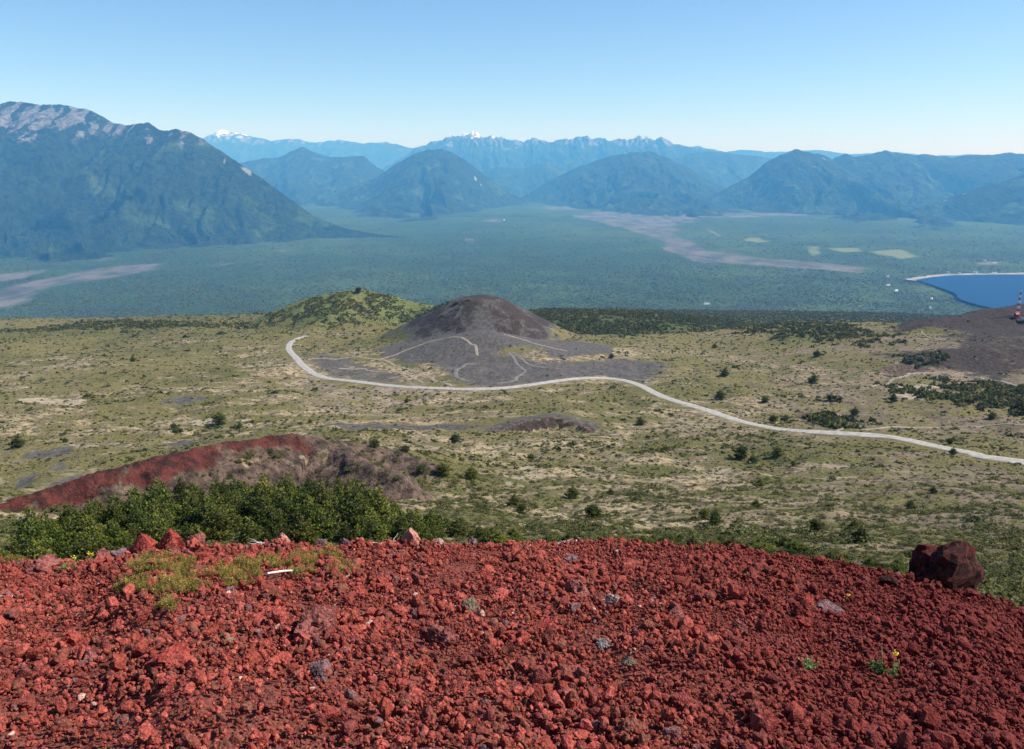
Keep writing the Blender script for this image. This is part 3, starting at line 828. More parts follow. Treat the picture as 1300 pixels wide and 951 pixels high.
def scatter(name, pts, scl, rot, meshes, mat, kind='stuff', idx=None, label=None, cat=None):
    """one object whose geometry nodes put one of the meshes on every point"""
    n_ = len(pts)
    base = np_mesh(name, pts, np.zeros((0, 3), int))
    for an, tp, dat in (('scl', 'FLOAT_VECTOR', scl), ('rot', 'FLOAT_VECTOR', rot)):
        a = base.attributes.new(an, tp, 'POINT'); a.data.foreach_set('vector', np.asarray(dat, np.float32).ravel())
    if idx is None: idx = rng.integers(0, len(meshes), n_)
    a = base.attributes.new('pick', 'INT', 'POINT'); a.data.foreach_set('value', np.asarray(idx, np.int32))
    o = link(name, base, mat, kind=kind, label=label, cat=cat)
    g = bpy.data.node_groups.new(name + ' scatter', 'GeometryNodeTree')
    g.interface.new_socket('Geometry', in_out='INPUT', socket_type='NodeSocketGeometry')
    g.interface.new_socket('Geometry', in_out='OUTPUT', socket_type='NodeSocketGeometry')
    gi = g.nodes.new('NodeGroupInput'); go = g.nodes.new('NodeGroupOutput')
    iop = g.nodes.new('GeometryNodeInstanceOnPoints')
    gti = g.nodes.new('GeometryNodeGeometryToInstance')
    for me in reversed(meshes):
        if len(me.materials) == 0: me.materials.append(mat)
        src = bpy.data.objects.new(me.name, me)
        oi = g.nodes.new('GeometryNodeObjectInfo'); oi.inputs['Object'].default_value = src
        oi.inputs['As Instance'].default_value = False
        g2 = g.nodes.new('GeometryNodeGeometryToInstance'); g.links.new(oi.outputs['Geometry'], g2.inputs[0])
        # join keeps the last link first
        if me is meshes[-1]: join = g.nodes.new('GeometryNodeJoinGeometry')
        g.links.new(g2.outputs[0], join.inputs[0])
    g.nodes.remove(gti)
    def na(nm, tp):
        q = g.nodes.new('GeometryNodeInputNamedAttribute'); q.data_type = tp; q.inputs['Name'].default_value = nm
        return q.outputs['Attribute']
    g.links.new(gi.outputs[0], iop.inputs['Points']); g.links.new(join.outputs[0], iop.inputs['Instance'])
    iop.inputs['Pick Instance'].default_value = True
    g.links.new(na('pick', 'INT'), iop.inputs['Instance Index'])
    e2r = g.nodes.new('FunctionNodeEulerToRotation'); g.links.new(na('rot', 'FLOAT_VECTOR'), e2r.inputs[0])
    g.links.new(e2r.outputs[0], iop.inputs['Rotation']); g.links.new(na('scl', 'FLOAT_VECTOR'), iop.inputs['Scale'])
    g.links.new(iop.outputs[0], go.inputs[0])
    md = o.modifiers.new('scatter', 'NODES'); md.node_group = g
    return o

# ================================================================== TREES
def leaf_cloud(rr, pts_n, size, tone):
    """quads from centres (n,3), normals-ish, sizes"""
    n_ = len(pts_n)
    c = np.asarray(pts_n)
    nrm = rr.normal(size=(n_, 3)); nrm[:, 2] = np.abs(nrm[:, 2]) * 1.1 + .25
    nrm /= np.linalg.norm(nrm, axis=1)[:, None]
    t = rr.normal(size=(n_, 3)); t -= nrm * (t * nrm).sum(1)[:, None]; t /= np.linalg.norm(t, axis=1)[:, None]
    b = np.cross(nrm, t)
    s = (np.asarray(size) * rr.uniform(.6, 1.35, n_))[:, None]
    q = np.stack([c - t * s - b * s * .55, c + t * s * .35 - b * s * .7, c + t * s * 1.1 + b * s * .1, c - t * s * .2 + b * s * .75], 1)
    return q.reshape(-1, 3), np.arange(n_ * 4).reshape(-1, 4), np.repeat(np.clip(tone + rr.normal(0, .18, n_), 0, 1), 4)

def tree_meshes(seed, kind='beech', leaves=1500):
    """unit-height tree: crown mesh and trunk mesh"""
    rr = np.random.default_rng(seed)
    pts = []; tone = []; segs = []
    nb = 34 if kind == 'beech' else 22
    segs.append((np.array([0, 0, 0.]), np.array([.02 * rr.normal(), .02 * rr.normal(), .9]), .035, .006))
    for i in range(nb):
        h = .10 + .84 * ((i + rr.random()) / nb)
        a = i * 2.4 + rr.normal(0, .4)
        prof_ = (1 - h) ** .95 * (.30 + .20 * sstep(0, .3, h)) * 1.2 if kind == 'beech' else math.sqrt(max(0, 1 - ((h - .45) / .56) ** 2)) * .42
        L = max(.05, prof_ * rr.uniform(.65, 1.2))
        dirv = np.array([math.cos(a), math.sin(a), rr.uniform(.05, .45)])
        b0 = np.array([0, 0, h * .85]); b1 = b0 + dirv * L
        segs.append((b0, b0 + dirv * L * .8, .012, .003))
        m = int(leaves / nb * (L / .28) ** 1.3) + 6
        s_ = rr.random(m) ** .6
        lobe = .06 + .09 * (1 - s_)
        p = b0 + (b1 - b0) * s_[:, None] + rr.normal(size=(m, 3)) * np.array([1, 1, .45]) * lobe[:, None] * .85
        pts.append(p); tone.append(np.full(m, rr.uniform(.2, .8)))
    # top tuft
    m = 60; pts.append(np.array([0, 0, .93]) + rr.normal(size=(m, 3)) * np.array([.045, .045, .05])); tone.append(np.full(m, .7))
    pts = np.concatenate(pts); tone = np.concatenate(tone)
    pts[:, 2] = np.abs(pts[:, 2])
    pts[:, 2] = np.minimum(pts[:, 2], 1.02)
    V, F, T_ = leaf_cloud(rr, pts, .027, tone)
    crown = np_mesh('crown', V, F, False, {'tone': T_})
    crown.materials.append(M_TREE)
    return crown, tube_mesh('trunk', segs, M_BARK)

def tube_mesh(name, segs, mat, k=6):
    Vs = []; Fs = []; o = 0
    for a, b, r0, r1 in segs:
        a = np.asarray(a, float); b = np.asarray(b, float)
        d = b - a; d /= np.linalg.norm(d) + 1e-9
        t = np.cross(d, [0, 0, 1.]) if abs(d[2]) < .95 else np.cross(d, [1., 0, 0])
        t /= np.linalg.norm(t); e = np.cross(d, t)
        an = np.arange(k) / k * 2 * np.pi
        ring = np.cos(an)[:, None] * t + np.sin(an)[:, None] * e
        Vs += [a + ring * r0, b + ring * r1]
        j = np.arange(k)
        Fs.append(np.stack([o + j, o + (j + 1) % k, o + k + (j + 1) % k, o + k + j], 1)); o += 2 * k
    me = np_mesh(name, np.concatenate(Vs), np.concatenate(Fs), True)
    me.materials.append(mat)
    return me

TREES = [tree_meshes(100 + i, 'beech' if i < 5 else 'round', 2800) for i in range(8)]
TREES_BEECH, TREES_ROUND = TREES[:5], TREES[5:]
protos = {}
def place_tree(x, y, h, label, group, pool, name='beech_tree', w=1.0, sink=.04):
    i = random.randrange(len(pool)); cr, tr = pool[i]
    e = bpy.data.objects.new(name, None); C.objects.link(e); e.empty_display_size = .5
    z = float(ground(x, y))
    e.location = (x, y, z - sink * h); e.rotation_euler = (random.uniform(-.05, .05), random.uniform(-.05, .05), random.uniform(0, 6.28))
    e.scale = (h * w, h * w, h)
    tag(e, None, label, 'tree', group)
    for nm, me in (('crown', cr), ('trunk', tr)):
        o = bpy.data.objects.new(nm, me); C.objects.link(o); o.parent = e
    return e

# lone trees, where they stand on the slope: pixel, row of the foot, height in pixels, label
lone = [
 (279, 539, 19, 'largest lone dark tree on the left slope beyond the red rim'), (22, 569, 18, 'lone dark tree at the left edge beyond the grey ash patches'),
 (169, 459, 8, 'small dark tree on the upper left slope'), (221, 545, 9, 'small tree left of the largest lone tree above the rim'),
 (305, 543, 9, 'low bushy tree just right of the largest lone tree'), (83, 562, 8, 'small tree right of the left edge tree'), (394, 537, 7, 'tiny tree beyond the right end of the red rim'),
 (813, 540, 13, 'lone tree between the crescent scarp and the road'), (578, 562, 15, 'dark tree left of the crescent scarp'), (476, 568, 13, 'small tree just beyond the end of the rim'),
 (515, 574, 11, 'small tree right of the rim spur'), (599, 608, 21, 'tall pale green tree below the crescent scarp'), (562, 604, 20, 'slim tree left of the tall pale green tree'),
 (653, 642, 19, 'tree on the lower slope centre'), (662, 651, 14, 'short tree at the foot of the lower slope centre tree'), (674, 585, 11, 'small tree below the left end of the scarp'),
 (535, 600, 12, 'small tree on the grey spur'), (727, 632, 19, 'loose shrubby tree right of the lower slope centre'), (752, 660, 24, 'broad tree near the red ridge right of centre'),
 (516, 511, 7, 'low tree just below the road left of centre'), (455, 372, 9, 'tree standing on top of the green hill'),
 (914, 507, 15, 'dark tree above the road right of centre'), (1032, 487, 15, 'dark tree on the upper slope left of the dirt track'), (981, 537, 13, 'dark round tree at the upper edge of the road'),
 (940, 583, 21, 'largest dark tree below the road at right'), (956, 588, 14, 'smaller tree touching the largest tree below the road'), (987, 579, 14, 'wide low tree below the road bend'),
 (965, 617, 12, 'small tree on the tan lower right slope'), (960, 644, 13, 'small tree halfway down the lower right slope'), (907, 664, 21, 'dark tree near the red ridge left of the big group'),
 (893, 659, 17, 'paler tree beside the dark one near the red ridge'), (1036, 673, 19, 'dark tree above the thicket behind the ridge'), (1092, 688, 24, 'broad green tree at the right end of the thicket'),
 (1156, 646, 14, 'tree by itself on the brown right slope'), (1184, 626, 11, 'small tree upslope of the lone right slope tree'), (1085, 527, 13, 'tree above the road beside the dark hollow'),
 (1210, 577, 11, 'round dark tree on the lower verge of the road'), (1205, 564, 9, 'tree on the upper verge of the road at right'), (1037, 453, 11, 'dark tree high on the right slope'),
 (920, 477, 12, 'tree on the upper slope above the road centre right'), (1134, 510, 12, 'tree below the end of the dirt track'), (1259, 532, 12, 'tree at right below the dark thicket'),
 (1295, 522, 17, 'tree cut by the right edge of the view'), (1007, 592, 9, 'tiny tree right of the wide low tree'), (1139, 722, 17, 'tree showing just over the red ridge at right'),
 (1018, 426, 8, 'tree near the top edge of the slope at right'), (907, 442, 8, 'tree below the dark forest strip at right'), (1200, 486, 9, 'tree on the slope beside the dirt track'),
 (971, 511, 10, 'low wide tree above the road'), (1053, 508, 9, 'low tree in the middle of the right slope'), (1084, 672, 15, 'slim tree upslope of the broad green tree'),
 (776, 455, 8, 'lone tree on the right foot of the cinder cone'), (775, 628, 10, 'small tree below the grey boulder field'),
]
for px, row, hp, lab in lone:
    p = unproj(px, row)
    if p is None: continue
    h = hp * (p[1] * cP - float(ground(*p)) * sP) / FOC * .95
    place_tree(p[0], p[1], h, lab, 'lone trees on the slope', TREES, 'slope_tree', w=1.15)

# grove behind the red ridge
grove_top = lambda px: np.interp(px, [-60, 20, 80, 130, 200, 250, 300, 340, 400, 450, 500, 540, 600, 650, 700, 800, 900, 1000, 1060, 1130],
                                 [700, 668, 648, 636, 622, 609, 596, 603, 612, 612, 634, 646, 656, 668, 672, 674, 676, 682, 690, 712])
cnt = 0; tries = 0; placed = []
while cnt < 298 and tries < 12000:
    tries += 1
    if random.random() < .73:
        px = random.uniform(-30, 560); hb = random.uniform(30, 56)
    else:
        px = random.uniform(540, 1140); hb = random.uniform(12, 22)
    top = float(grove_top(px)) - (13 if px < 260 else 7 if px < 560 else 0) + abs(random.gauss(0, 1)) * (30 if px < 560 else 8)
    if px < 42 and top < 676: continue
    foot = top + hb
    if foot > 772: continue
    p = unproj(px, min(foot, 760))
    if p is None: continue
    h = hb * (p[1] * cP - float(ground(*p)) * sP) / FOC
    if px > 560 and sum(1 for q in placed if q[0] > at_y(560, 680, q[1])[0]) > 90: continue
    if any((p[0] - q[0]) ** 2 + (p[1] - q[1]) ** 2 < (.18 * (h + q[2])) ** 2 for q in placed): continue
    placed.append((p[0], p[1], h))
    if px < 560: lab, g_, nm = ('%s beech in the %s of the grove, %s' % ('tall' if hb > 43 else 'low', ['far left', 'left', 'middle', 'right', 'far right'][int(np.clip(px // 112, 0, 4))],
                                       'front row by the red ridge' if foot > 712 else ('back row below the rim' if top < grove_top(px) + 14 else 'between front and back rows'))), 'trees of the grove behind the red ridge', 'beech_tree'
    else: lab, g_, nm = 'low dark tree in the thin line behind the red ridge, %s' % (['left of the centre', 'at the centre', 'right of the centre', 'near the large boulder'][int(np.clip((px - 540) // 150, 0, 3))]), 'small trees along the back of the ridge', 'ridge_tree'
    place_tree(p[0], p[1], h * random.uniform(.72, 1.2), lab, g_, TREES_BEECH if px < 560 else TREES, nm, w=random.uniform(.72, 1.08) if px < 560 else random.uniform(1.1, 1.7))
    cnt += 1
print('grove trees', cnt, tries)

# ------------------------------------------------------------------ shrubs on the slope (uncountable)
def tuft_mesh(seed, nleaf=26):
    rr = np.random.default_rng(seed)
    p = rr.normal(size=(nleaf, 3)); p /= np.linalg.norm(p, axis=1)[:, None]; p *= rr.uniform(.3, 1, (nleaf, 1)) ** .6
    p[:, 2] = np.abs(p[:, 2]) * .9
    V, F, T_ = leaf_cloud(rr, p, .38, .5)
    return np_mesh('shrub', V, F, False, {'tone': T_})
TUFT = [tuft_mesh(300 + i) for i in range(6)]
def fine_tuft(seed):
    rr = np.random.default_rng(seed)
    p = rr.normal(size=(150, 3)); p /= np.linalg.norm(p, axis=1)[:, None]; p *= rr.uniform(.3, 1.1, (150, 1)) ** .6 * (1 + .3 * np.sin(p[:, :1] * 4 + seed)); p[:, 2] = np.abs(p[:, 2]) * .9
    V, F, T_ = leaf_cloud(rr, p, .14, .5)
    return np_mesh('shrub', V, F, False, {'tone': T_})
TUFT_FINE = [fine_tuft(340 + i) for i in range(4)]
def mask_at(key, x, y):
    u = x / y
    iu = np.clip(((u - ug[0]) / (ug[1] - ug[0])).astype(int), 0, NC - 1); iy = np.clip(np.searchsorted(yg, y) - 1, 0, len(yg) - 1)
    return mask[key][iy, iu]
NS = 150000
uu = rng.uniform(-.74, .74, NS); yy = np.exp(rng.uniform(math.log(38), math.log(1540), NS))
xx = uu * yy
clump = fbm(xx / 45, yy / 45, 3, 88) + .6 * fbm(xx / 12, yy / 12, 2, 89)
bare = np.clip(mask_at('cinder', xx, yy) + mask_at('brown', xx, yy) * .6 + mask_at('red', xx, yy) + mask_at('sand', xx, yy) * .6 + mask_at('mauve', xx, yy) * .25, 0, 1)
dens = (.30 + .35 * sstep(650, 1150, yy) + .30 * sstep(.0, .7, clump)) * (1 - bare) ** 1.5
keep = rng.random(NS) < dens
# keep clear of the road
xx, yy, clump = xx[keep], yy[keep], clump[keep]
road_pts = np.array([v.co[:2] for v in bpy.data.objects['gravel_road'].data.vertices])[::7]
okr = np.ones(len(xx), bool)
for c0 in range(0, len(road_pts), 200):
    R_ = road_pts[c0:c0 + 200]
    selr = (yy > R_[:, 1].min() - 8) & (yy < R_[:, 1].max() + 8)
    d2 = ((xx[selr][:, None] - R_[None, :, 0]) ** 2 + (yy[selr][:, None] - R_[None, :, 1]) ** 2).min(1)
    t_ = np.ones(len(xx), bool); t_[selr] = d2 > 60; okr &= t_
xx, yy, clump = xx[okr], yy[okr], clump[okr]
n_ = len(xx)
s_ = np.exp(rng.normal(0, .38, n_)) * (.27 + .00052 * yy) * (1 + .35 * np.clip(clump, 0, 1))
big = rng.random(n_) < .03; s_[big] *= 1.9
P3 = np.stack([xx, yy, ground(xx, yy) - .05], 1)
scl = np.stack([s_ * 1.2, s_ * 1.2, s_ * .85], 1)
rot = np.stack([np.zeros(n_), np.zeros(n_), rng.uniform(0, 6.28, n_)], 1)
scatter('slope_shrubs', P3, scl, rot, TUFT + TUFT_FINE, M_BUSH, idx=np.where(yy < 260, rng.integers(6, 10, n_), rng.integers(0, 6, n_)))
print('shrubs', n_)
# dark woodland along the far edge of the slope, thickets at the right
def region_scatter(polys, n_, smin, smax, name, pool, mat, asp=1.3):
    pts = []
    for poly, share in polys:
        P = np.array([q for q in (unproj(*p) for p in poly) if q])
        k = int(n_ * share); got = 0; loops = 0
        while got < k and loops < 60:
            loops += 1
            a = rng.uniform(P[:, 0].min(), P[:, 0].max(), 4000); b = rng.uniform(P[:, 1].min(), P[:, 1].max(), 4000)
            m = (poly_sdf(a, b, P) + 40 * fbm(a / 45, b / 45, 3, 5) + 12 * rng.normal(0, 1, 4000) < 0) & (b < 1600) & (fbm(a / 20, b / 20, 2, 6) > -.25)
            pts.append(np.stack([a[m], b[m]], 1)[:k - got]); got += len(pts[-1])
    P = np.concatenate(pts); z = ground(P[:, 0], P[:, 1])
    s = rng.uniform(smin, smax, len(P))
    return scatter(name, np.c_[P, z - .2], np.stack([s, s, s * asp], 1), np.stack([0 * s, 0 * s, rng.uniform(0, 6.28, len(s))], 1), pool, mat)
region_scatter([([(540, 398), (560, 391), (700, 393), (850, 399), (960, 411), (1120, 431), (1120, 440), (1050, 432), (960, 423), (900, 416), (850, 410), (700, 402)], .55),
                ([(700, 402), (760, 408), (850, 414), (840, 420), (760, 425), (720, 414)], .08),
                ([(-60, 404), (150, 407), (330, 410), (330, 415), (150, 418), (-60, 420)], .10),
                ([(1180, 492), (1230, 482), (1330, 500), (1330, 528), (1240, 518), (1180, 510)], .045),
                ([(1045, 530), (1085, 524), (1095, 530), (1060, 545)], .02), ([(1140, 452), (1200, 448), (1220, 462), (1150, 466)], .008),
                ], 15000, 1.1, 2.9, 'edge_woodland', TUFT, M_BUSH)

region_scatter([([(335, 402), (390, 382), (455, 369), (530, 386), (560, 398), (500, 408), (420, 412), (350, 412)], 1.0)], 5200, .5, 1.6, 'hill_shrubs', TUFT, M_HILL, 1.0)
ub = rng.uniform(-.72, .62, 26000); yb = rng.uniform(1440 * MS, 3500, 26000); xb = ub * yb; zb_ = ground(xb, yb)
ok = (mask_at('wood', xb, yb) > .45) | (yb > 1560 * MS) & (ub < .42) & (ub > -.1) | (yb > 2100)
ok &= (mask_at('cinder', xb, yb) < .3)
sb = rng.uniform(1.8, 3.6, ok.sum()) * (1 + np.clip(yb[ok] - 1400, 0, 3000) / 1600)
scatter('brow_woodland', np.c_[xb[ok], yb[ok], zb_[ok] - .3], np.stack([sb, sb, sb], 1), np.stack([0 * sb, 0 * sb, rng.uniform(0, 6.28, len(sb))], 1), TUFT, M_BUSH)

# near forest canopy of the valley, blending into the valley floor material
NV = 110000
rv = 405 - 130 * np.abs(rng.normal(0, .42, NV)); rv = np.clip(rv, 275, 405); yv_ = 1000 / row_T(rv); uv_ = rng.uniform(-.70, .70, NV); xv_ = uv_ * yv_
bidx = (np.clip(np.searchsorted(yv, yv_) - 1, 0, len(yv) - 1), np.clip(((uv_ - uv[0]) / (uv[1] - uv[0])).astype(int), 0, nc - 1))
ok = (vm['bare'][bidx] < .25) & (vm['field'][bidx] < .3) & (poly_sdf(xv_, yv_, SP) > 8) & (rng.random(NV) < .5 + .5 * fbm(xv_ / 500, yv_ / 500, 3, 2))
xv_, yv_ = xv_[ok], yv_[ok]; s = rng.uniform(4.5, 10, len(xv_)) * (.7 + yv_ / 14000)
scatter('valley_forest', np.c_[xv_, yv_, ZV[bidx][ok] - 4], np.stack([s, s, s * .9], 1), np.stack([0 * s, 0 * s, rng.uniform(0, 6.28, len(s))], 1), TUFT, M_VTREE)

# ================================================================== BUILDINGS
M_WHITE = mat_plain('white paint', (0.78, 0.78, 0.76), .6, .05)
M_REDP = mat_plain('red paint', (0.30, 0.035, 0.025), .6, .2)
M_ROOFG = mat_plain('grey roof', (0.38, 0.38, 0.38), .5, .1)
def box(bm, c, s, rz=0.0):
    M_ = Matrix.Translation(c) @ Matrix.Rotation(rz, 4, 'Z') @ Matrix.Diagonal((*s, 1))
    bmesh.ops.create_cube(bm, size=1, matrix=M_)
def bm_obj(name, bm, mat, parent=None, **k):
    me = bpy.data.meshes.new(name); bm.to_mesh(me); bm.free(); return link(name, me, mat, parent, **k)
def gable(bm, w, d, z0, h, over=.4):
    w2, d2 = w / 2 + over, d / 2 + over
    v = [bm.verts.new(p) for p in [(-w2, -d2, z0), (w2, -d2, z0), (w2, d2, z0), (-w2, d2, z0), (-w2, 0, z0 + h), (w2, 0, z0 + h)]]
    for f in ((0, 1, 5, 4), (2, 3, 4, 5), (0, 4, 3), (1, 2, 5), (3, 2, 1, 0)): bm.faces.new([v[i] for i in f])
def house(x, y, z, w, d, h, wall, roof, label, group=None, rz=0.0, name='farm_house', wins=0):
    e = bpy.data.objects.new(name, None); C.objects.link(e); e.location = (x, y, z); e.rotation_euler[2] = rz
    tag(e, None, label, 'house', group)
    b = bmesh.new(); box(b, (0, 0, h / 2), (w, d, h)); wo = bm_obj('wall', b, wall, e)
    b = bmesh.new(); gable(b, w, d, h + .003, h * .5); bm_obj('roof', b, roof, e)
    for i in range(wins):
        b = bmesh.new(); box(b, (-w / 2 + (i + .5) * w / wins, -d / 2 - .03, h * .55), (w / wins * .5, .12, h * .35)); bm_obj('window', b, mat_glass, e)
    return e
mat_glass = mat_plain('window glass', (0.03, 0.04, 0.05), .1, .1)
hs = [(1127, 353, 'white farmhouse on the point north of the lake tip'), (1127, 364, 'white farmhouse left of the lake above the track'), (1137, 371, 'pale house in the woods left of the lake'),
      (1182, 382, 'lone house in the woods just below the lake corner'), (1181, 394, 'white house nearest the slope below the lake'), (1204, 348, 'small white house behind the beach near its left end'),
      (1218, 349, 'second white house behind the beach'), (1238, 348, 'long white house behind the middle of the beach'), (1262, 349, 'white house behind the right part of the beach'),
      (1250, 333, 'white house in the clearing far behind the beach'), (1262, 336, 'pale roofed house at the right of the clearing behind the beach'), (897, 388, 'pale shed in the forest right of the cinder cone'),
      (1152, 267, 'white house at the end of the pale river bed'), (640, 280, 'pale house in the far clearing behind the cone')]
for i, (px, row, lab) in enumerate(hs):
    x, y = vpt(px, row); sc = 1.0 + .25 * (i % 3)
    house(x, y, -988 if 1160 < px else -992, 26 * sc, 16, 9, M_WHITE, M_ROOFG, lab, 'houses in the valley', rz=.3 * i)
# lattice mast and station hut on the dark hill
hp = unproj(1291, 402)
bx_, by_ = hp
bz_ = float(ground(bx_, by_))
def mast(x, y, z, H, label):
    e = bpy.data.objects.new('radio_mast', None); C.objects.link(e); e.location = (x, y, z - .5); tag(e, None, label, 'mast')
    nlev = 9
    for i in range(nlev):
        a0 = H * i / nlev; a1 = H * (i + 1) / nlev; r0 = 1.7 * (1 - i / nlev * .75); r1 = 1.7 * (1 - (i + 1) / nlev * .75)
        seg = []
        cs = [(-1, -1), (1, -1), (1, 1), (-1, 1)]
        for j in range(4):
            c0, c1 = cs[j], cs[(j + 1) % 4]
            seg.append(((c0[0] * r0, c0[1] * r0, a0), (c0[0] * r1, c0[1] * r1, a1), .24, .24))
            seg.append(((c0[0] * r0, c0[1] * r0, a0), (c1[0] * r1, c1[1] * r1, a1), .12, .12))
            seg.append(((c0[0] * r1, c0[1] * r1, a1), (c1[0] * r1, c1[1] * r1, a1), .12, .12))
        o = link('lattice_section', tube_mesh('lattice_section', seg, M_REDP if i % 2 == 0 else M_WHITE, 4), None, e)
    b = bmesh.new(); box(b, (0, 0, H + 1.2), (.3, .3, 2.6)); bm_obj('antenna', b, M_WHITE, e)
mast(bx_, by_, bz_, 32, 'red and white lattice mast on the dark hill at the right edge')
e = house(bx_ + 7, by_ - 12, bz_ - 1, 14, 8, 3.6, M_WHITE, M_REDP, 'white station hut with red roof below the lattice mast', None, .1, 'station_hut', 3)
e = house(bx_ - 3.5, by_ - 4, bz_ - .6, 4, 4, 4.4, M_REDP, M_REDP, 'small red shed at the foot of the lattice mast', None, .2, 'red_shed', 1)

# ================================================================== FOREGROUND SCREE
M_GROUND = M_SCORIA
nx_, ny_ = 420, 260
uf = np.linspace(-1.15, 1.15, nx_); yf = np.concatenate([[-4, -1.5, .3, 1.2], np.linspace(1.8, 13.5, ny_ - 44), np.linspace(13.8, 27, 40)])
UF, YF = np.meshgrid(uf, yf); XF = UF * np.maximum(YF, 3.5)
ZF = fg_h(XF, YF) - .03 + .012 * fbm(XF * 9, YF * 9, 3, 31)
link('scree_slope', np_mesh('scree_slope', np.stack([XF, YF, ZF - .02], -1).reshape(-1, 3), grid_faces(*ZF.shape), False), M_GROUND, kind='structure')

def fg_unproj(px, row):
    T = float(row_T(row)); y = np.linspace(2.0, 14.5, 1200); z = -T * y
    x = (px - CX) / FOC * (y * cP - z * sP); g = fg_h(x, y)
    hit = np.nonzero(g >= z)[0]
    i = hit[0] if len(hit) else int(np.argmax(g - z))
    return float(x[i]), float(y[i])
def fg_in_view(n_, y0=2.6, y1=13.3, du=.92):
    y = np.sqrt(rng.uniform(y0 ** 2, y1 ** 2, n_)); u = rng.uniform(-du, du, n_)
    return u * (y * 1.12), y

ROCK_S = [rock_mesh('scoria_fragment', 2, 500 + i, rr_, .55, 11) for i, rr_ in enumerate([.8, .7, .9, .75, .85, .65])]
ROCK_T = [rock_mesh('scoria_chip', 1, 540 + i, .8, .35, 4) for i in range(5)]
def rocks_at(n_, mean, sig, lift, smin, smax):
    x, y = fg_in_view(n_)
    s = np.clip(np.exp(rng.normal(math.log(mean), sig, n_)), smin, smax)
    s = s * np.clip(1 + .55 * fbm(x * .8, y * .8, 3, 401), .45, 1.9)
    z = fg_h(x, y) + s * rng.uniform(-.15, lift, n_)
    sc = s[:, None] * rng.uniform(.75, 1.25, (n_, 3))
    return np.stack([x, y, z], 1), sc, rng.uniform(0, 6.28, (n_, 3)) * np.array([.25, .25, 1]) + rng.normal(0, .5, (n_, 3)) * np.array([1, 1, 0])
P3, sc, rt = rocks_at(52000, .0245, .40, 1.3, .012, .075)
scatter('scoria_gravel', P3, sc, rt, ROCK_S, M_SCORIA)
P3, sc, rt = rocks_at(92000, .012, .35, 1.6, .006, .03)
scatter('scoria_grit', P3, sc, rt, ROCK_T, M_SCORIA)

# individually placed blocks
BLK = [rock_mesh('scoria_block', 4, 600 + i, f_, a_ * 1.25, c_ - 3) for i, (f_, a_, c_) in enumerate([(.8, .3, 12), (.7, .35, 9), (.9, .28, 14), (.75, .4, 10), (.65, .3, 11), (.85, .38, 8), (.8, .33, 16), (.7, .25, 12)])]
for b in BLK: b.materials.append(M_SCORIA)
def rock_mat(name, a, b, sc=30):
    n = NT(name); f = n.noise(sc, 6, .7); g2 = n.noise(sc * .25, 4)
    n.color(n.mix(n.ramp(n.math('ADD', n.math('MULTIPLY', f, .6), n.math('MULTIPLY', g2, .4)), .4, .6), a, b))
    bb = n.bump(n.voro(60), .014, .8); n.bump(n.noise(140, 4, .7), .007, .8, prev=bb)
    return n.m
RM = {'dark': rock_mat('dark maroon lava', (0.012, 0.006, 0.006), (0.085, 0.02, 0.016), 14),
      'pink': rock_mat('dusty pink lava', (0.26, 0.10, 0.075), (0.46, 0.22, 0.17)), 'pale': rock_mat('pale grey pink stone', (0.20, 0.13, 0.115), (0.40, 0.29, 0.25)),
      'maroon': rock_mat('maroon lava with lichen', (0.10, 0.028, 0.025), (0.28, 0.10, 0.085)), 'brown': rock_mat('olive brown stone', (0.10, 0.075, 0.05), (0.22, 0.16, 0.11)),
      'purple': rock_mat('purple grey lava', (0.06, 0.035, 0.04), (0.2, 0.12, 0.125)), 'red': rock_mat('bright red lava', (0.15, 0.022, 0.016), (0.34, 0.068, 0.05)),
      'grey': rock_mat('grey stone', (0.085, 0.075, 0.072), (0.21, 0.19, 0.185))}
def block(px, row, w, matk, label, mesh_i, hz=.8, sink=.35, yaw=None, dy=0, group=None, name='lava_block'):
    x, y = fg_unproj(px, row)
    y += dy
    z = float(fg_h(np.array(x), np.array(y)))
    r = w * math.hypot(y, z) / FOC / 2 * 1.08
    me = BLK[mesh_i % len(BLK)].copy(); me.materials.clear(); me.materials.append(RM[matk]); 
    o = bpy.data.objects.new(name, me); C.objects.link(o)
    o.location = (x, y, z + r * hz * (1 - 2 * sink) * .6); o.scale = (r, r * .9, r * hz * 1.2)
    o.rotation_euler = (random.uniform(-.3, .3), random.uniform(-.3, .3), random.uniform(0, 6.28) if yaw is None else yaw)
    tag(o, None, label, 'rock', group)
    return o
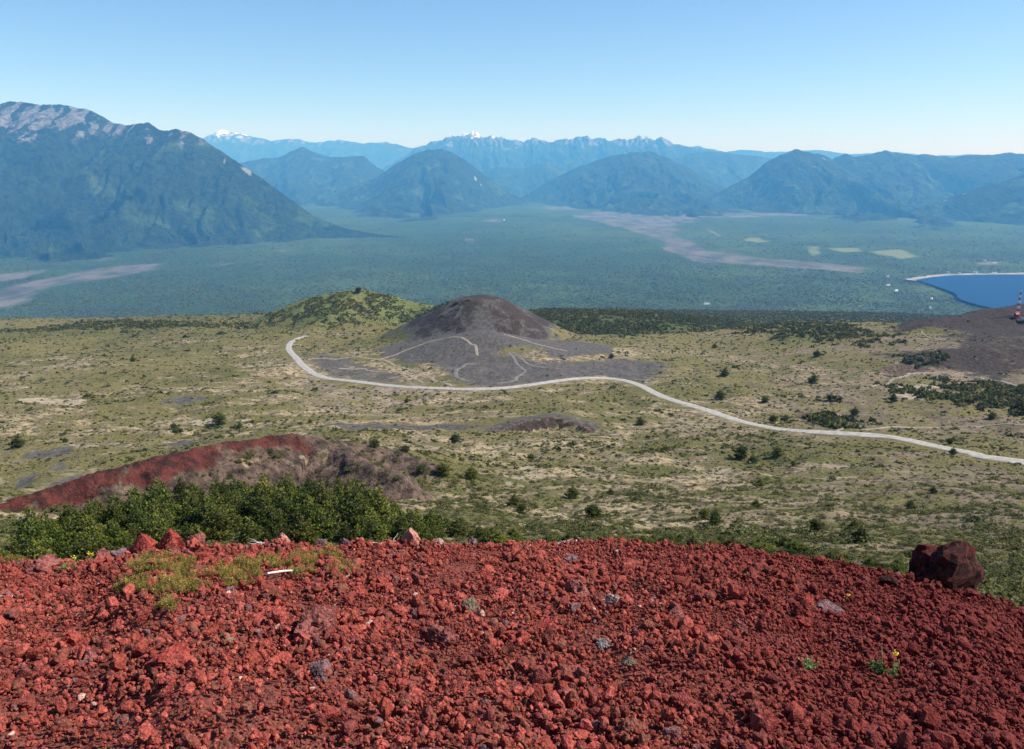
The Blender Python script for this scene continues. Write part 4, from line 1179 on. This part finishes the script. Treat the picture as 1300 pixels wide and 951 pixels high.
blocks = [
 (1192, 733, 84, 'dark', 'largest boulder, dark maroon, on the crest of the ridge at right', 2, 1.05, .22),
 (522, 683, 26, 'pink', 'dusty pink square block on the crest left of centre', 0, 1.0, .15), (557, 683, 15, 'pale', 'small pale stone on the crest right of the pink block', 1, .8, .2),
 (400, 806, 64, 'maroon', 'large maroon lichen-flecked boulder with black shadow at lower left centre', 6, .8, .38), (218, 848, 42, 'red', 'rounded red boulder near the bottom left', 3, .9, .25),
 (92, 822, 34, 'red', 'upright red slab at the lower left', 4, 1.1, .25), (598, 772, 22, 'brown', 'olive brown rounded stone in the centre', 7, .7, .2),
 (562, 815, 34, 'maroon', 'tilted maroon block below the centre', 5, .8, .3), (58, 724, 40, 'maroon', 'broad maroon block below the left crest', 1, .8, .3),
 (150, 706, 22, 'purple', 'purple grey block on the left crest', 3, .8, .3), (184, 699, 44, 'red', 'wide red block on the left crest', 0, .9, .35),
 (219, 692, 34, 'red', 'jagged red block at the highest point of the left crest', 5, 1.0, .38), (247, 690, 26, 'maroon', 'rough maroon block right of the jagged red one', 2, 1.0, .3),
 (130, 700, 26, 'maroon', 'rounded block beside the yellow flower on the left crest', 6, .9, .3),
 (439, 681, 16, 'purple', 'dark purple stone on the crest left of the pink block', 4, 1.0, .2), (408, 682, 16, 'purple', 'grey purple stone on the crest above the shrub mats', 7, 1.0, .2),
 (735, 757, 34, 'maroon', 'lumpy maroon block right of centre', 2, .8, .3), (779, 766, 20, 'pale', 'pale streaked stone right of the lumpy maroon block', 5, .8, .3),
 (829, 765, 13, 'grey', 'pale grey stone in the right centre of the scree', 1, .8, .2), (723, 716, 24, 'purple', 'purple block beside a black hollow near the crest', 6, .7, .3),
 (767, 820, 18, 'grey', 'dark grey stone low in the right centre', 3, .7, .2), (798, 843, 17, 'brown', 'brown stone near the bottom right of centre', 0, .8, .2),
 (1022, 770, 28, 'red', 'brick red block standing right of the maroon hollow', 4, 1.0, .25), (1050, 775, 30, 'purple', 'purple grey block behind the yellow flower', 3, .6, .3),
 (408, 856, 30, 'purple', 'mauve rounded block at the bottom edge left of centre', 6, .8, .3), (285, 812, 20, 'brown', 'flat brown stone at the lower left', 1, .5, .3),
 (360, 690, 20, 'pink', 'pinkish block on the crest above the shrub mats', 5, .8, .3), (1130, 742, 26, 'dark', 'dark block left of the largest boulder', 7, .7, .3),
 (120, 838, 26, 'maroon', 'flat maroon stone at the bottom left', 2, .5, .3), (940, 800, 24, 'maroon', 'maroon block in the right half of the scree', 4, .8, .3),
 (600, 690, 16, 'purple', 'small purple stone below the crest at the centre', 2, .9, .2), (690, 800, 22, 'red', 'bright red block low in the centre', 3, .9, .3),
 (860, 786, 26, 'maroon', 'dark maroon lump right of the pale grey stone', 6, .8, .3), (1240, 800, 26, 'dark', 'dark block far right on the scree', 0, .8, .3),
 (480, 745, 26, 'red', 'broad red block in the scree left of centre', 5, .7, .3), (330, 742, 18, 'red', 'red block under the shrub mats', 7, .8, .3),
]
for i, bl in enumerate(blocks):
    o = block(*bl[:6], hz=bl[6], sink=bl[7])
    if i == 0: o.rotation_euler = (0.15, 0.12, 0.7); o.scale = (o.scale[0] * 1.28, o.scale[1] * 1.1, o.scale[2] * .98); o.location.z -= .05
# the 240 next largest fragments, each an object of its own
cand = []
for i in range(240):
    x, y = fg_in_view(1, 3.0, 11.3, .66); x, y = float(x[0]), float(y[0])
    s = float(np.clip(np.exp(rng.normal(math.log(.075), .22)), .055, .13))
    if any((x - a) ** 2 + (y - b) ** 2 < (s + c) ** 2 for a, b, c in cand): continue
    cand.append((x, y, s))
for i, (x, y, s) in enumerate(cand):
    o = bpy.data.objects.new('scoria_block', BLK[i % len(BLK)]); C.objects.link(o)
    o.location = (x, y, float(fg_h(np.array(x), np.array(y))) + s * .2); o.scale = (s, s * random.uniform(.75, 1.1), s * random.uniform(.8, 1.1))
    o.rotation_euler = (random.uniform(-.6, .6), random.uniform(-.6, .6), random.uniform(0, 6.28))
    qx, qr = px_row(x, y, float(o.location.z))
    tag(o, None, '%s red scoria block %s, %s' % ('large' if s > .095 else ('medium' if s > .075 else 'smaller'), ['at the far left', 'in the left half', 'in the right half', 'at the far right'][int(np.clip(qx // 325, 0, 3))],
        'close below the crest' if y > 8.5 else ('halfway down the scree' if y > 5.5 else 'near the bottom of the view')), 'rock', 'scoria blocks in the scree')

# ------------------------------------------------------------------ shrub mats
def sprig_mesh(seed, nst=11, nl=7):
    rr = np.random.default_rng(seed); V = []; F = []; T_ = []; o = 0
    for s in range(nst):
        a = rr.uniform(0, 6.28); lean = rr.uniform(.1, .9); b = np.array([rr.normal(0, .25), rr.normal(0, .25), 0])
        d = np.array([math.cos(a) * lean, math.sin(a) * lean, 1.]); d /= np.linalg.norm(d); L = rr.uniform(.5, 1.1); tn = rr.uniform(0, 1)
        for k in range(nl):
            c = b + d * L * (k + 1) / nl; r = .24 * (1 - .4 * k / nl)
            q = k * 2.4 + rr.random()
            t = np.array([math.cos(q), math.sin(q), .5]); t /= np.linalg.norm(t); e = np.cross(t, [0, 0, 1.]); e /= np.linalg.norm(e)
            V += [c, c + t * r * .55 + e * r * .28, c + t * r * 1.15, c + t * r * .55 - e * r * .28]
            F.append([o, o + 1, o + 2, o + 3]); o += 4; T_ += [min(1, max(0, tn + .3 * (k / nl - .5)))] * 4
    return np_mesh('sprig', V, F, False, {'tone': T_})
SPR = [sprig_mesh(700 + i) for i in range(5)]
M_MAT = m_leaf('mat shrub leaves', (0.045, 0.055, 0.012), (0.33, 0.29, 0.05), ((0.13, 0.07, 0.025), (0.44, 0.27, 0.09)))
mats = [((160, 256, 709, 730), 190), ((138, 264, 737, 757), 210), ((278, 335, 708, 750), 170), ((200, 300, 722, 736), 60), ((363, 404, 702, 736), 110), ((419, 452, 712, 735), 80),
        ((330, 360, 706, 722), 40), ((-10, 36, 705, 716), 60), ((206, 226, 768, 778), 26), ((395, 440, 700, 712), 30)]
pts = []
for (a, b, c, d), k in mats:
    for _ in range(int(k * .75)):
        th = random.uniform(0, 6.28); rd = math.sqrt(random.random()) * random.uniform(.8, 1.08)
        px = (a + b) / 2 + (b - a) / 2 * rd * math.cos(th); row = (c + d) / 2 + (d - c) / 2 * rd * math.sin(th)
        pts.append(fg_unproj(px, row + random.uniform(-3, 3)))
pts = np.array(pts); pts += rng.normal(0, .03, pts.shape)
s = rng.uniform(.04, .105, len(pts)); z = fg_h(pts[:, 0], pts[:, 1])
scatter('ground_cover_shrubs', np.c_[pts, z + .035], np.stack([s, s, s * .9], 1), np.stack([rng.normal(0, .2, len(s)), rng.normal(0, .2, len(s)), rng.uniform(0, 6.28, len(s))], 1), SPR, M_MAT)

# ------------------------------------------------------------------ small plants and dead twigs
M_STEM = mat_plain('dry stem', (0.36, 0.28, 0.12), .8, .2, 40)
M_YEL = mat_plain('yellow petals', (0.75, 0.60, 0.03), .6, .1, 40)
M_GRN = m_leaf('fresh green leaves', (0.05, 0.12, 0.03), (0.16, 0.28, 0.08))
M_DEAD = mat_plain('bleached wood', (0.55, 0.52, 0.48), .9, .2, 40)
def plant(px, row, H, label, stems=2, flowers=True, leaves=40, name='flowering_plant', rad=.06, lean=.25):
    x, y = fg_unproj(px, row); z = float(fg_h(np.array(x), np.array(y)))
    e = bpy.data.objects.new(name, None); C.objects.link(e); e.location = (x, y, z); tag(e, None, label, 'plant')
    rr = np.random.default_rng(int(px * 7 + row))
    for s in range(stems):
        a = rr.uniform(-.5, 3.6); tip = np.array([math.cos(a) * lean * H, math.sin(a) * lean * H * .4, H * rr.uniform(.75, 1)])
        mid = tip * .5 + np.array([rr.normal(0, .01), rr.normal(0, .01), .02])
        link('stem', tube_mesh('stem', [((0, 0, 0), mid, .004, .0035), (mid, tip, .0035, .0025)], M_STEM, 5), None, e)
        if flowers:
            V = []; F = []; o = 0
            for _ in range(14):
                c = tip + rr.normal(0, .013, 3); d = rr.normal(size=3); d /= np.linalg.norm(d); t = np.cross(d, [0.3, .2, 1]); t /= np.linalg.norm(t); r = .013
                V += [c, c + d * r + t * r * .5, c + d * r * 1.8, c + d * r - t * r * .5]; F.append([o, o + 1, o + 2, o + 3]); o += 4
            link('flower', np_mesh('flower', V, F, False), M_YEL, e)
    if leaves:
        c = rr.normal(size=(leaves, 3)) * rad * .6; c[:, 2] = np.abs(c[:, 2]) + .01
        V, F, T_ = leaf_cloud(rr, c, .018, .5)
        link('foliage', np_mesh('foliage', V, F, False, {'tone': T_}), M_GRN, e)
plant(1071, 768, .17, 'single yellow flower on a bent stalk in the maroon scree at right', 1, True, 0)
plant(1116, 855, .26, 'tall seed-headed plant with green base at the bottom right', 4, False, 70, rad=.07)
plant(1132, 858, .24, 'thin yellow-tipped stem beside the tall plant at the bottom right', 1, True, 40)
plant(1026, 848, .15, 'small green plant with curved dry stalk left of the tall plant', 2, False, 50)
plant(85, 727, .05, 'low fresh green plant below the left crest', 0, False, 150, 'green_cushion_plant', .11)
plant(114, 704, .14, 'yellow flowers on the left crest against the grove', 2, True, 20)
plant(94, 705, .12, 'yellow flowers left of the others on the left crest', 2, True, 20)
def twigs(px, row, L, n_, label, seed, spread=1.0, upr=.25):
    x, y = fg_unproj(px, row); z = float(fg_h(np.array(x), np.array(y)))
    rr = np.random.default_rng(seed); segs = []
    for _ in range(n_):
        p = np.array([rr.normal(0, .03), rr.normal(0, .02), .02]); a = rr.uniform(0, 6.28); r = .006
        for k in range(4):
            q = p + np.array([math.cos(a) * spread, math.sin(a) * .6 * spread, upr + rr.normal(0, .15)]) * L / 4
            segs.append((p, q, r, r * .75)); p = q; r *= .75; a += rr.normal(0, .6)
    o = link('dead_twigs', tube_mesh('dead_twigs', segs, M_DEAD, 5), None)
    o.location = (x, y, z); tag(o, None, label, 'twigs')
twigs(493, 668, .30, 8, 'bleached dead branches in front of the grove left of the pink block', 1)
twigs(331, 683, .22, 6, 'bleached twigs on the crest above the shrub mats', 2)
twigs(716, 682, .20, 8, 'tangle of pale dead twigs on the crest right of centre', 3, upr=.05)
twigs(780, 765, .18, 6, 'pale roots lying on the scree right of centre', 4, upr=.05)
twigs(16, 758, .22, 5, 'pale dead twigs at the left edge of the scree', 5, upr=.1)
twigs(436, 735, .16, 6, 'pale twigs on the rightmost shrub mat', 6, upr=.2)
x0, y0 = fg_unproj(340, 733); x1, y1 = fg_unproj(378, 730)
za = float(fg_h(np.array(x0), np.array(y0))) + .05; zb = float(fg_h(np.array(x1), np.array(y1))) + .06
A, B = np.array([x0, y0, za]), np.array([x1, y1, zb]); Mi = (A + B) / 2 + np.array([0, .01, .004])
o = link('weathered_stick', tube_mesh('weathered_stick', [(A, Mi, .012, .014), (Mi, B, .014, .009)], mat_plain('weathered white stick', (0.72, 0.69, 0.64), .8, .12, 30), 7), None)
tag(o, None, 'short straight bleached white stick lying by the shrub mats', 'stick')

# ================================================================== HAZE
b = bmesh.new()
XL, Y0, Y1, Z0, Z1 = 50000, -3000, 49500, -1700, 1900
box(b, (0, (Y0 + Y1) / 2, (Z0 + Z1) / 2), (2 * XL, Y1 - Y0, Z1 - Z0))
hm = bpy.data.materials.new('haze'); hm.use_nodes = True
t = hm.node_tree; t.nodes.clear(); out = t.nodes.new('ShaderNodeOutputMaterial'); pv = t.nodes.new('ShaderNodeVolumePrincipled')
pv.inputs['Color'].default_value = (*HAZE_COLOR, 1); pv.inputs['Density'].default_value = HAZE_DENSITY; pv.inputs['Anisotropy'].default_value = 0.0
pv.inputs['Absorption Color'].default_value = (1, 1, 1, 1)
t.links.new(pv.outputs[0], out.inputs['Volume'])
bm_obj('haze', b, hm, kind='stuff')
